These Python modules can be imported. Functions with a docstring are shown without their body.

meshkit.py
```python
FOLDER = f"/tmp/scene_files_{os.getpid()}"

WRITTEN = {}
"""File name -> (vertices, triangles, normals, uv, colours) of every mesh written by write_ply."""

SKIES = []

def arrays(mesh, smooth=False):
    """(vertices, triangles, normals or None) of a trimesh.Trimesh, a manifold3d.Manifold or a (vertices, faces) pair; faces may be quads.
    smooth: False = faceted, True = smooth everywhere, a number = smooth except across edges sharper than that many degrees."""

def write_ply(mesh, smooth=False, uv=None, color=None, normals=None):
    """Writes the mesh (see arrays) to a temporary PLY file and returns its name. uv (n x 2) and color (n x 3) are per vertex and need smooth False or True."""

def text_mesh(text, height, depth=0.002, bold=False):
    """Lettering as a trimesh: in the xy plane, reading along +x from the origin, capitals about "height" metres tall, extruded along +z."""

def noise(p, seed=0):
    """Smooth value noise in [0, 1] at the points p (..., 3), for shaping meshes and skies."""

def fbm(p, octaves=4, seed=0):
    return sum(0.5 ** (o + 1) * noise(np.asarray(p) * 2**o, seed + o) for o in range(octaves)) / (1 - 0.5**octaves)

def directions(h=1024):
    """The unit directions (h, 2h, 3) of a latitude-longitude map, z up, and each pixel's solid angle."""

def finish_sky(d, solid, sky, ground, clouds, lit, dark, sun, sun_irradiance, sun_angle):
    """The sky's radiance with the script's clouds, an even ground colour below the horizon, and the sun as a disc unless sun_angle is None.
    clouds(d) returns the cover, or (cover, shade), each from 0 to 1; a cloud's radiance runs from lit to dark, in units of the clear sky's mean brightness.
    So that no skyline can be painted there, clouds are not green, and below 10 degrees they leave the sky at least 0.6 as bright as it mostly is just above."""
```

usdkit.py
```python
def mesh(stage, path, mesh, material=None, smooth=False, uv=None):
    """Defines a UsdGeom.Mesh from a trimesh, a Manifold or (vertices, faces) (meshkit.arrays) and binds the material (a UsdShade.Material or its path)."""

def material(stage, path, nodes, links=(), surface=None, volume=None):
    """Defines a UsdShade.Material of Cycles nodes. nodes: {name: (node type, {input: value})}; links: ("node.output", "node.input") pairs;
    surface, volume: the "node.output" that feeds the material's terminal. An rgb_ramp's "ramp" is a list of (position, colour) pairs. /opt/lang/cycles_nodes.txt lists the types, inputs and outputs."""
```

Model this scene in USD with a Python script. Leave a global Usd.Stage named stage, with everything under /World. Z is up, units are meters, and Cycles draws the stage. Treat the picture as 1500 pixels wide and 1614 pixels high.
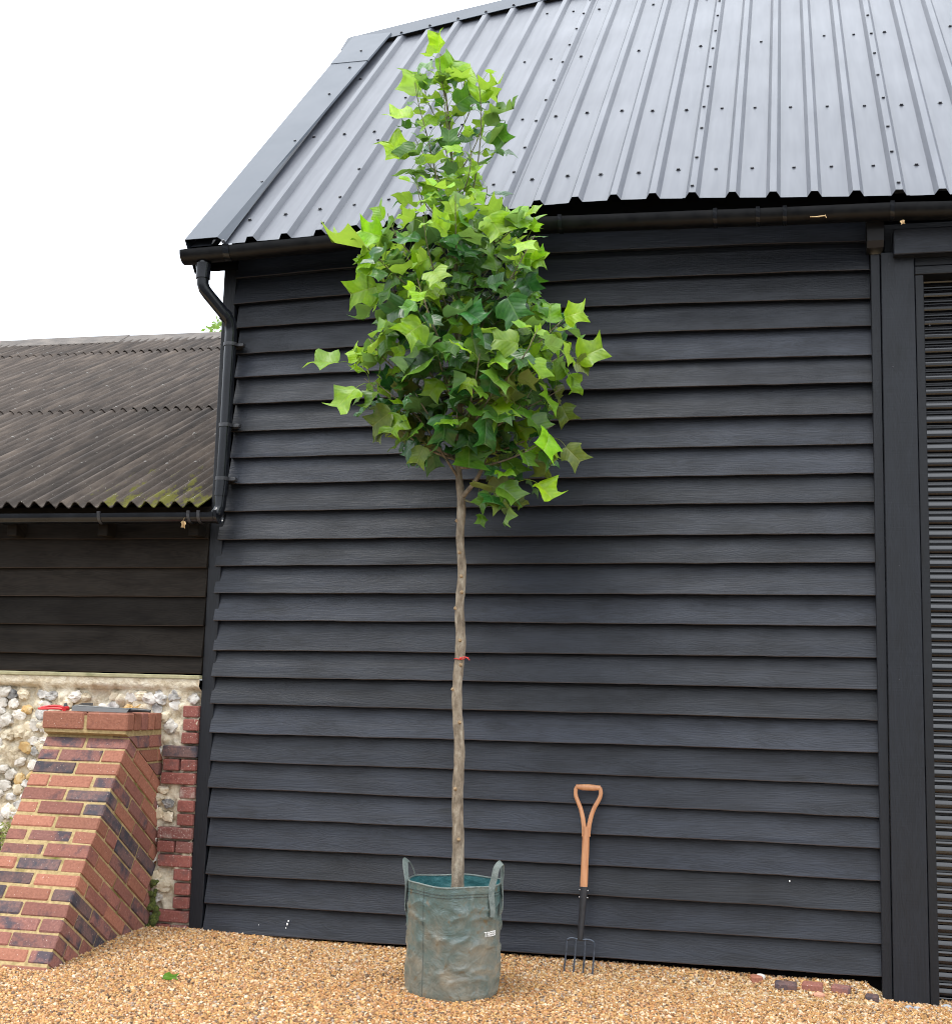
import math, random
import numpy as np
import trimesh
import manifold3d as m3
import usdkit, meshkit
from pxr import Usd, UsdGeom, UsdLux, UsdShade, Gf, Sdf, Vt

# ------------------------------------------------------------------ stage, camera, sky, sun, exposure
stage = Usd.Stage.CreateInMemory()
UsdGeom.SetStageUpAxis(stage, UsdGeom.Tokens.z)
UsdGeom.SetStageMetersPerUnit(stage, 1.0)
UsdGeom.Xform.Define(stage, '/World')
UsdGeom.Scope.Define(stage, '/World/Looks')

FPX, CAM, YAW, PITCH, ROLL = 2050.0, np.array([3.03918, -6.59644, 1.29358]), -0.238208, 0.138450, 0.0263337
_fw = np.array([math.sin(YAW)*math.cos(PITCH), math.cos(YAW)*math.cos(PITCH), math.sin(PITCH)])
_r = np.array([math.cos(YAW), -math.sin(YAW), 0.0]); _u = np.cross(_r, _fw)
RT, UP = _r*math.cos(ROLL)+_u*math.sin(ROLL), _u*math.cos(ROLL)-_r*math.sin(ROLL)
cam = UsdGeom.Camera.Define(stage, '/World/camera')
M = Gf.Matrix4d(*RT, 0, *UP, 0, *(-_fw), 0, *CAM, 1)
cam.AddTransformOp().Set(M)
cam.CreateHorizontalApertureAttr(36.0)
cam.CreateVerticalApertureAttr(36.0*1614/1500)
cam.CreateFocalLengthAttr(36.0*FPX/1500)
cam.CreateClippingRangeAttr(Gf.Vec2f(0.05, 500))
cam.CreateExposureAttr(0.58)

SUN_DIR = np.array([-0.30, -0.32, 0.95]); SUN_DIR /= np.linalg.norm(SUN_DIR)
SUN_EL, SUN_ROT = math.asin(SUN_DIR[2]), math.atan2(SUN_DIR[0], SUN_DIR[1])
dome = UsdLux.DomeLight.Define(stage, '/World/sky')
skym = usdkit.material(stage, '/World/Looks/overcast_sky', {
    'tc': ('texture_coordinate', {}),
    'map': ('mapping', {'scale': (1.0, 1.0, 2.2)}),
    'n': ('noise_texture', {'scale': 2.2, 'detail': 6, 'roughness': 0.55}),
    'sepz': ('separate_xyz', {}), 'cie': ('map_range', {'from_min': 0.0, 'from_max': 1.0, 'to_min': 0.22, 'to_max': 1.25}), 'cm': ('vector_math', {'math_type': 'scale'}),
    'r': ('rgb_ramp', {'ramp': [(0.25, (20.0, 21.4, 23.4)), (0.75, (24.0, 25.0, 26.4))]}),
    'sky': ('sky_texture', {'sky_type': 'single_scattering', 'sun_disc': False, 'sun_elevation': SUN_EL, 'sun_rotation': SUN_ROT}),
    'mix': ('mix_color', {'fac': 0.93}),
    'bg': ('background_shader', {'strength': 0.1})},
    [('tc.generated', 'map.vector'), ('map.vector', 'n.vector'), ('n.fac', 'r.fac'), ('sky.color', 'mix.a'), ('tc.generated', 'sepz.vector'), ('sepz.z', 'cie.value'), ('cie.result', 'cm.scale'), ('r.color', 'cm.vector1'), ('cm.vector', 'mix.b'), ('mix.result', 'bg.color')], surface='bg.background')
UsdShade.MaterialBindingAPI.Apply(dome.GetPrim()).Bind(skym)
dome.GetPrim().SetCustomDataByKey('kind', 'structure')
sun = UsdLux.DistantLight.Define(stage, '/World/sun')
sun.CreateNormalizeAttr(True); sun.CreateIntensityAttr(0.4); sun.CreateAngleAttr(22.0); sun.CreateColorAttr(Gf.Vec3f(1.0, 0.95, 0.87))
_z = SUN_DIR; _x = np.cross([0, 0, 1], _z); _x /= np.linalg.norm(_x); _y = np.cross(_z, _x)
sun.AddTransformOp().Set(Gf.Matrix4d(*_x, 0, *_y, 0, *_z, 0, 0, 0, 20, 1))

# ------------------------------------------------------------------ helpers
COUNT = {}
def numbered(parent, name):
    k = (parent, name); n = COUNT.get(k, 0); COUNT[k] = n+1
    return f'{parent}/{name}' if n == 0 else f'{parent}/{name}_{n:03d}'
def tag(prim, label=None, category=None, group=None, kind=None):
    for k, v in (('label', label), ('category', category), ('group', group), ('kind', kind)):
        if v: prim.SetCustomDataByKey(k, v)
def thing(name, label, category, loc=(0, 0, 0), group=None, parent='/World'):
    p = numbered(parent, name); x = UsdGeom.Xform.Define(stage, p)
    if any(loc): x.AddTranslateOp().Set(Gf.Vec3d(*loc))
    tag(x.GetPrim(), label, category, group)
    ORIGIN[p] = np.array(loc, float) + ORIGIN.get(parent, 0)
    return p
ORIGIN = {'/World': np.zeros(3)}
def put(parent, name, mesh, mat, smooth=False, uv=None, **tags):
    """one Mesh prim under parent; coordinates are given in world space"""
    p = numbered(parent, name)
    if hasattr(mesh, 'to_mesh'):
        mm = mesh.to_mesh(); mesh = (np.array(mm.vert_properties)[:, :3], np.array(mm.tri_verts))
    if isinstance(mesh, trimesh.Trimesh): mesh = (np.array(mesh.vertices), np.array(mesh.faces))
    v = np.asarray(mesh[0], float) - ORIGIN.get(parent, np.zeros(3))
    m = usdkit.mesh(stage, p, (v, mesh[1]), mat, smooth=smooth, uv=uv)
    ORIGIN[p] = ORIGIN.get(parent, np.zeros(3))
    tag(m.GetPrim(), tags.get('label'), tags.get('category'), tags.get('group'), tags.get('kind'))
    return p
def cat(ms): return trimesh.util.concatenate([trimesh.Trimesh(*m, process=False) if isinstance(m, tuple) else m for m in ms])
def box(x0, x1, y0, y1, z0, z1, b=0.0):
    if b <= 0:
        return trimesh.creation.box(bounds=[[x0, y0, z0], [x1, y1, z1]])
    pts = []
    for sx in (0, 1):
        for sy in (0, 1):
            for sz in (0, 1):
                c = np.array([(x0, x1)[sx], (y0, y1)[sy], (z0, z1)[sz]]); d = np.array([b*(1-2*sx), b*(1-2*sy), b*(1-2*sz)])
                for k in range(3):
                    e = d.copy(); e[k] = 0; pts.append(c+e)
    return hull(pts)
def hull(pts):
    return trimesh.convex.convex_hull(np.array(pts))
def tube(path, rad, n=10, cap=True):
    P = np.asarray(path, float); k = len(P); rad = np.broadcast_to(rad, k)
    T = np.gradient(P, axis=0); T /= np.linalg.norm(T, axis=1)[:, None]
    a = np.array([0, 0, 1.0]) if abs(T[0][2]) < .9 else np.array([1.0, 0, 0])
    V = []
    for i in range(k):
        a = a - T[i]*(a@T[i]); a /= np.linalg.norm(a); b = np.cross(T[i], a)
        th = np.arange(n)*2*math.pi/n
        V.append(P[i]+rad[i]*(np.cos(th)[:, None]*a+np.sin(th)[:, None]*b))
    V = np.concatenate(V); F = []
    for i in range(k-1):
        for j in range(n):
            p, q = i*n+j, i*n+(j+1) % n
            F += [[p, q, q+n], [p, q+n, p+n]]
    if cap:
        V = np.vstack([V, P[:1], P[-1:]]); c0, c1 = k*n, k*n+1
        for j in range(n): F += [[c0, (j+1) % n, j], [c1, (k-1)*n+j, (k-1)*n+(j+1) % n]]
    return trimesh.Trimesh(V, np.array(F), process=False)
def sweep_x(profile, xs, offs=None, closed=True):
    """profile (k,2) in y,z carried along x; offs(x) -> (dy,dz)"""
    pr = np.asarray(profile, float); k = len(pr); V = []
    for x in xs:
        dy, dz = offs(x) if offs else (0, 0)
        V.append(np.column_stack([np.full(k, x), pr[:, 0]+dy, pr[:, 1]+dz]))
    V = np.concatenate(V); F = []
    m = k if closed else k-1
    for i in range(len(xs)-1):
        for j in range(m):
            p, q = i*k+j, i*k+(j+1) % k
            F += [[p, q, q+k], [p, q+k, p+k]]
    if closed:
        import mapbox_earcut as ec
        t = ec.triangulate_float64(pr, np.array([k], np.uint32)).reshape(-1, 3).astype(int)
        e = (len(xs)-1)*k
        F += t.tolist()+(t[:, ::-1]+e).tolist()
    me = trimesh.Trimesh(V, np.array(F), process=False); 
    me.fix_normals() if closed else None
    return me
def ray(x, y):
    return _fw+RT*(x-750)/FPX+UP*(807-y)/FPX
def at(x, y, axis, val):
    d = ray(x, y); return CAM+d*(val-CAM[axis])/d[axis]
def proj(P):
    d = np.atleast_2d(P)-CAM; w = d@_fw
    return np.column_stack([750+FPX*(d@RT)/w, 807-FPX*(d@UP)/w])
def blob(r, seed, amp=.3, sub=1, sq=(1, 1, 1), f=1.3):
    s = trimesh.creation.icosphere(subdivisions=sub); v = np.array(s.vertices)
    k = meshkit.fbm(v*f+seed*7.31, 3, seed)
    v = v*(1-amp+2*amp*k)[:, None]*np.array(sq)*r
    return trimesh.Trimesh(v, s.faces, process=False)
def frame(o, X, Y, Z, m):
    v = np.asarray(m.vertices); return trimesh.Trimesh(o+v[:, :1]*X+v[:, 1:2]*Y+v[:, 2:3]*Z, m.faces, process=False)
def arr(*a): return np.array(a, float)

# ------------------------------------------------------------------ materials
def mat(name, nodes, links, surface='p.BSDF'): return usdkit.material(stage, '/World/Looks/'+name, nodes, links, surface=surface)
def noise_mat(name, stops, scale, rough=.5, detail=5, stretch=(1, 1, 1), bump=0.0, bscale=None, spec=.5, vary=0.0, rstops=None, metallic=0.0, dist=0.02, coat=0.0):
    N = {'g': ('geometry', {}), 'm': ('mapping', {'scale': stretch}), 'n': ('noise_texture', {'scale': scale, 'detail': detail, 'roughness': .6}),
         'r': ('rgb_ramp', {'ramp': stops}), 'p': ('principled_bsdf', {'roughness': rough, 'specular_ior_level': spec, 'metallic': metallic, 'coat_weight': coat})}
    L = [('g.position', 'm.vector'), ('m.vector', 'n.vector'), ('n.fac', 'r.fac')]
    src = 'r.color'
    if vary:
        N['oi'] = ('object_info', {}); N['mr'] = ('map_range', {'to_min': 1-vary, 'to_max': 1+vary})
        N['h'] = ('hsv', {}); L += [('oi.random', 'mr.value'), ('mr.result', 'h.value'), (src, 'h.color')]; src = 'h.color'
    L.append((src, 'p.base_color'))
    if rstops:
        N['rr'] = ('map_range', {'from_min': .3, 'from_max': .7, 'to_min': rstops[0], 'to_max': rstops[1]}); L += [('n.fac', 'rr.value'), ('rr.result', 'p.roughness')]
    if bump:
        N['n2'] = ('noise_texture', {'scale': bscale or scale*3, 'detail': 5, 'roughness': .6}); N['b'] = ('bump', {'strength': bump, 'distance': dist})
        L += [('m.vector', 'n2.vector'), ('n2.fac', 'b.height'), ('b.normal', 'p.normal')]
    return mat(name, N, L)

def board_mat(name, dark, light, rough=(.42, .62), edge=(.055, .034, .022), spec=.25):
    # stained sawn timber: grain follows the board (st.x along, st.y up from the lower edge)
    N = {'uv': ('attribute', {'attribute': 'st'}), 'oi': ('object_info', {}),
         'off': ('combine_xyz', {}), 'o1': ('math', {'math_type': 'multiply', 'value2': 91.7}), 'o2': ('math', {'math_type': 'multiply', 'value2': 37.1}),
         'add': ('vector_math', {'math_type': 'add'}),
         'm1': ('mapping', {'scale': (1.1, 14.0, 1.0)}), 'n1': ('noise_texture', {'scale': 1.0, 'detail': 4, 'distortion': 1.6}),
         'ring': ('math', {'math_type': 'multiply', 'value2': 12.0}), 'rs': ('math', {'math_type': 'fraction'}), 'pp': ('math', {'math_type': 'pingpong', 'value2': .5}),
         'm2': ('mapping', {'scale': (3.0, 220.0, 1.0)}), 'n2': ('noise_texture', {'scale': 1.0, 'detail': 3}),
         'm3': ('mapping', {'scale': (2.0, 5.0, 1.0)}), 'n3': ('noise_texture', {'scale': 1.6, 'detail': 4, 'roughness': .6}),
         's1': ('math', {'math_type': 'multiply', 'value2': .55}), 's2': ('math', {'math_type': 'multiply_add', 'value2': .42}), 's3': ('math', {'math_type': 'multiply_add', 'value2': .95}),
         'r': ('rgb_ramp', {'ramp': [(.42, dark), (1.02, light)]}),
         'mr': ('map_range', {'to_min': .5, 'to_max': 1.55}), 'h': ('hsv', {}),
         'sep': ('separate_xyz', {}), 'e': ('map_range', {'from_min': .001, 'from_max': .0042, 'to_min': .6, 'to_max': 0.0}),
         'mx': ('mix_color', {'b': edge}), 'm4': ('mapping', {'scale': (95.0, 4.0, 1.0)}), 'n4': ('noise_texture', {'scale': 1.0, 'detail': 2}),
         'bh': ('math', {'math_type': 'multiply_add', 'value2': .35}), 'mk': ('mapping', {'scale': (1.5, 5.2, 1.0)}), 'vk': ('voronoi_texture', {'scale': 1.0}), 'kk': ('map_range', {'from_min': .03, 'from_max': .11, 'to_min': .75, 'to_max': 0}), 'mkx': ('mix_color', {'b': (dark[0]*.4, dark[1]*.4, dark[2]*.4)}),
         'b': ('bump', {'strength': .38, 'distance': .004}), 'rr': ('map_range', {'from_min': .3, 'from_max': .75, 'to_min': rough[1], 'to_max': rough[0]}),
         'p': ('principled_bsdf', {'specular_ior_level': spec})}
    L = [('oi.random', 'o1.value1'), ('oi.random', 'o2.value1'), ('o1.value', 'off.x'), ('o2.value', 'off.y'), ('uv.vector', 'add.vector1'), ('off.vector', 'add.vector2'),
         ('add.vector', 'm1.vector'), ('m1.vector', 'n1.vector'), ('n1.fac', 'ring.value1'), ('ring.value', 'rs.value1'), ('rs.value', 'pp.value1'),
         ('add.vector', 'm2.vector'), ('m2.vector', 'n2.vector'), ('add.vector', 'm3.vector'), ('m3.vector', 'n3.vector'), ('add.vector', 'm4.vector'), ('m4.vector', 'n4.vector'),
         ('pp.value', 's1.value1'), ('n2.fac', 's2.value1'), ('s1.value', 's2.value3'), ('n3.fac', 's3.value1'), ('s2.value', 's3.value3'),
         ('s3.value', 'r.fac'), ('r.color', 'h.color'), ('oi.random', 'mr.value'), ('mr.result', 'h.value'),
         ('uv.vector', 'sep.vector'), ('sep.y', 'e.value'), ('e.result', 'mx.fac'), ('add.vector', 'mk.vector'), ('mk.vector', 'vk.vector'), ('vk.distance', 'kk.value'), ('kk.result', 'mkx.fac'), ('h.color', 'mkx.a'), ('mkx.result', 'mx.a'), ('mx.result', 'p.base_color'),
         ('n4.fac', 'bh.value1'), ('s2.value', 'bh.value3'), ('bh.value', 'b.height'), ('b.normal', 'p.normal'), ('n3.fac', 'rr.value'), ('rr.result', 'p.roughness')]
    return mat(name, N, L)

BOARD = board_mat('black_stained_board', (.0022, .0028, .0045), (.0135, .0162, .0240), rough=(.36, .58), spec=.36)
OLDBOARD = board_mat('weathered_brown_black_board', (.0040, .0032, .0026), (.0150, .0120, .0092), rough=(.6, .8), spec=.12)
POST = board_mat('black_painted_post', (.0022, .0026, .0036), (.0060, .0070, .0095), rough=(.40, .52), spec=.34, edge=(.012, .012, .014))
VOID = noise_mat('dark_backing', [(.3, (.002, .002, .002)), (.7, (.004, .004, .0045))], 4, rough=.95, spec=.03)
PVC = noise_mat('black_gutter_plastic', [(.3, (.003, .0034, .0044)), (.75, (.007, .0078, .0095))], 9, rough=.15, rstops=(.07, .14), spec=.34)
PVCM = noise_mat('black_gutter_dull', [(.3, (.0022, .0023, .0027)), (.75, (.0058, .0056, .0056))], 14, rough=.38, rstops=(.28, .42), spec=.2)
CLIP = noise_mat('gutter_clip_plastic', [(.3, (.010, .010, .011)), (.7, (.035, .036, .04))], 30, rough=.35)
STEEL = mat('black_coated_roof_steel', {
    'g': ('geometry', {}), 'm': ('mapping', {'scale': (9.0, .8, .8)}), 'n': ('noise_texture', {'scale': 3.0, 'detail': 5}),
    'r': ('rgb_ramp', {'ramp': [(.3, (.045, .049, .060)), (.7, (.068, .072, .084))]}), 'n2': ('noise_texture', {'scale': 1.6, 'detail': 4}),
    'rr': ('map_range', {'from_min': .3, 'from_max': .7, 'to_min': .34, 'to_max': .40}), 'oi': ('object_info', {}), 'mr': ('map_range', {'to_min': .94, 'to_max': 1.06}), 'h': ('hsv', {}),
    'b': ('bump', {'strength': .03, 'distance': .01}), 'p': ('principled_bsdf', {'specular_ior_level': .33})},
    [('g.position', 'm.vector'), ('m.vector', 'n.vector'), ('n.fac', 'r.fac'), ('g.position', 'n2.vector'), ('n2.fac', 'rr.value'), ('rr.result', 'p.roughness'),
     ('oi.random', 'mr.value'), ('mr.result', 'h.value'), ('r.color', 'h.color'), ('h.color', 'p.base_color'), ('n2.fac', 'b.height'), ('b.normal', 'p.normal')])
SCREW = noise_mat('black_screw_cap', [(.3, (.006, .006, .008)), (.7, (.02, .02, .024))], 60, rough=.35)
def stone_mat(name, a, b, c, bump=.5):
    return noise_mat(name, [(.3, a), (.5, b), (.68, c)], 22, rough=.75, bump=bump, bscale=70, vary=.18, dist=.006)
def brick_mat(name, a, b, spots, spot_at, speck=.735):
    N = {'g': ('geometry', {}), 'oi': ('object_info', {}), 'o': ('vector_math', {'math_type': 'multiply_add', 'vector2': (17.3, 9.1, 5.7)}),
         'n': ('noise_texture', {'scale': 11, 'detail': 5, 'roughness': .65}), 'n2': ('noise_texture', {'scale': 26, 'detail': 4}), 'n3': ('noise_texture', {'scale': 90, 'detail': 3}), 'n4': ('noise_texture', {'scale': 140, 'detail': 1}),
         'r': ('rgb_ramp', {'ramp': [(.3, a), (.7, b)]}), 'sp': ('map_range', {'from_min': spot_at, 'from_max': spot_at+.14, 'to_min': 0, 'to_max': .85}),
         'mx': ('mix_color', {'b': spots}), 'wm': ('map_range', {'from_min': speck, 'from_max': speck+.05, 'to_min': 0, 'to_max': .75}), 'mw': ('mix_color', {'b': (.55, .46, .40)}),
         'mr': ('map_range', {'to_min': .8, 'to_max': 1.2}), 'h': ('hsv', {}), 'b': ('bump', {'strength': .55, 'distance': .004}), 'p': ('principled_bsdf', {'roughness': .8, 'specular_ior_level': .3})}
    L = [('oi.random', 'o.vector1'), ('g.position', 'o.vector3'), ('o.vector', 'n.vector'), ('o.vector', 'n2.vector'), ('o.vector', 'n3.vector'), ('o.vector', 'n4.vector'), ('n3.fac', 'r.fac'),
         ('n.fac', 'sp.value'), ('sp.result', 'mx.fac'), ('r.color', 'mx.a'), ('n4.fac', 'wm.value'), ('wm.result', 'mw.fac'), ('mx.result', 'mw.a'),
         ('oi.random', 'mr.value'), ('mr.result', 'h.value'), ('mw.result', 'h.color'), ('h.color', 'p.base_color'), ('n3.fac', 'b.height'), ('b.normal', 'p.normal')]
    return mat(name, N, L)
BRICKS = [brick_mat('brick_orange_red', (.205, .078, .048), (.28, .115, .073), (.14, .05, .04), .62),
          brick_mat('brick_red', (.165, .064, .047), (.235, .095, .070), (.085, .042, .042), .55),
          brick_mat('brick_brindled', (.15, .064, .052), (.22, .098, .078), (.055, .042, .050), .47),
          brick_mat('brick_blue_dark', (.085, .055, .052), (.15, .082, .072), (.042, .038, .047), .43)]
OLDBRICKS = [brick_mat('old_brick_red', (.17, .052, .042), (.25, .09, .07), (.10, .06, .055), .55, .68),
             brick_mat('old_brick_limewashed', (.19, .068, .056), (.27, .12, .10), (.40, .34, .29), .52, .64)]
MORTAR = mat('yellow_mortar', {
    'g': ('geometry', {}), 'n': ('noise_texture', {'scale': 60, 'detail': 5}), 'r': ('rgb_ramp', {'ramp': [(.3, (.24, .175, .08)), (.7, (.40, .30, .15))]}),
    'n2': ('noise_texture', {'scale': 5, 'detail': 4}), 'ms': ('map_range', {'from_min': .58, 'from_max': .70, 'to_min': 0, 'to_max': .8}), 'mx': ('mix_color', {'b': (.11, .10, .022)}),
    'b': ('bump', {'strength': .5, 'distance': .004}), 'p': ('principled_bsdf', {'roughness': .9, 'specular_ior_level': .2})},
    [('g.position', 'n.vector'), ('n.fac', 'r.fac'), ('g.position', 'n2.vector'), ('n2.fac', 'ms.value'), ('ms.result', 'mx.fac'), ('r.color', 'mx.a'), ('mx.result', 'p.base_color'), ('n.fac', 'b.height'), ('b.normal', 'p.normal')])
LIME = noise_mat('lime_mortar', [(.24, (.24, .18, .11)), (.40, (.48, .40, .28)), (.55, (.60, .53, .40)), (.75, (.68, .63, .52))], 19, rough=.9, bump=.9, bscale=55, spec=.2, dist=.012)
FLINTS = [stone_mat('flint_white', (.30, .27, .22), (.54, .50, .44), (.68, .66, .61)), stone_mat('flint_grey', (.11, .105, .10), (.35, .335, .31), (.62, .60, .56)),
          stone_mat('flint_cream', (.34, .27, .17), (.52, .44, .31), (.64, .58, .46)), stone_mat('flint_ochre', (.36, .20, .07), (.50, .33, .13), (.60, .48, .30)),
          stone_mat('flint_dark', (.06, .058, .056), (.22, .215, .205), (.55, .53, .49))]

# ------------------------------------------------------------------ ground
def zg(x, y):
    x = np.asarray(x, float); y = np.asarray(y, float)
    front = np.clip(-y, 0, 4)
    z = -.014-.017*np.clip(x, -1.5, 4.5)-.022*front+.006*(meshkit.fbm(np.stack([x*1.7, y*1.7, 0*x], -1), 3, 4)-.5)*2
    z = z+.03*np.exp(-((x+.1)**2/.35+(y+.25)**2/.2))      # bank of gravel beside the buttress
    bank = np.clip(1+y/.16, 0, 1)**1.3*np.clip((3.43-x)/.05, 0, 1)*np.clip((x+.5)/.4, 0, 1)*(y < .3)
    return z+bank*np.maximum(0, -.008-(-.014-.017*np.clip(x, -1.5, 4.5)))
def grid(xs, ys, f):
    X, Y = np.meshgrid(xs, ys, indexing='ij'); Z = f(X, Y); V = np.stack([X, Y, Z], -1).reshape(-1, 3); n = len(ys); F = []
    i, j = np.meshgrid(np.arange(len(xs)-1), np.arange(n-1), indexing='ij'); a = (i*n+j).ravel()
    F = np.vstack([np.column_stack([a, a+n, a+n+1]), np.column_stack([a, a+n+1, a+1])])
    return V, F
xs = np.unique(np.concatenate([np.linspace(-80, -6, 12), np.linspace(-6, 8, 113), np.linspace(8, 80, 12)]))
ys = np.unique(np.concatenate([np.linspace(-80, -5, 12), np.linspace(-5, 1, 61), np.linspace(1, 80, 14)]))
GROUND = mat('golden_gravel_bed', {
    'g': ('geometry', {}), 'v': ('voronoi_texture', {'scale': 95}), 'r': ('rgb_ramp', {'ramp': [(0, (.16, .09, .035)), (.3, (.30, .18, .07)), (.6, (.42, .29, .14)), (.85, (.55, .46, .31)), (1, (.6, .55, .47))]}),
    's': ('separate_xyz', {}), 'n': ('noise_texture', {'scale': 1.3, 'detail': 5}), 'mr': ('map_range', {'from_min': .3, 'from_max': .7, 'to_min': .75, 'to_max': 1.1}), 'h': ('hsv', {}),
    'sy': ('separate_xyz', {}), 'na': ('noise_texture', {'scale': .9, 'detail': 4}), 'ed': ('math', {'math_type': 'multiply_add', 'value2': 1.1}), 'ey': ('map_range', {'from_min': -3.3, 'from_max': -2.8, 'to_min': 1, 'to_max': 0}), 'yd': ('mix_color', {'b': (.050, .048, .044)}),
    'b': ('bump', {'strength': .8, 'distance': .008, 'invert': True}), 'p': ('principled_bsdf', {'roughness': .85, 'specular_ior_level': .25})},
    [('g.position', 'sy.vector'), ('g.position', 'na.vector'), ('na.fac', 'ed.value1'), ('sy.y', 'ed.value3'), ('ed.value', 'ey.value'), ('ey.result', 'yd.fac'), ('h.color', 'yd.a'), ('g.position', 'v.vector'), ('v.color', 's.vector'), ('s.x', 'r.fac'), ('g.position', 'n.vector'), ('n.fac', 'mr.value'), ('mr.result', 'h.value'), ('r.color', 'h.color'), ('yd.result', 'p.base_color'), ('v.distance', 'b.height'), ('b.normal', 'p.normal')])
put('/World', 'ground', grid(xs, ys, zg), GROUND, smooth=True, kind='structure', label='wide ground of golden gravel in front of the barn')

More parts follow.
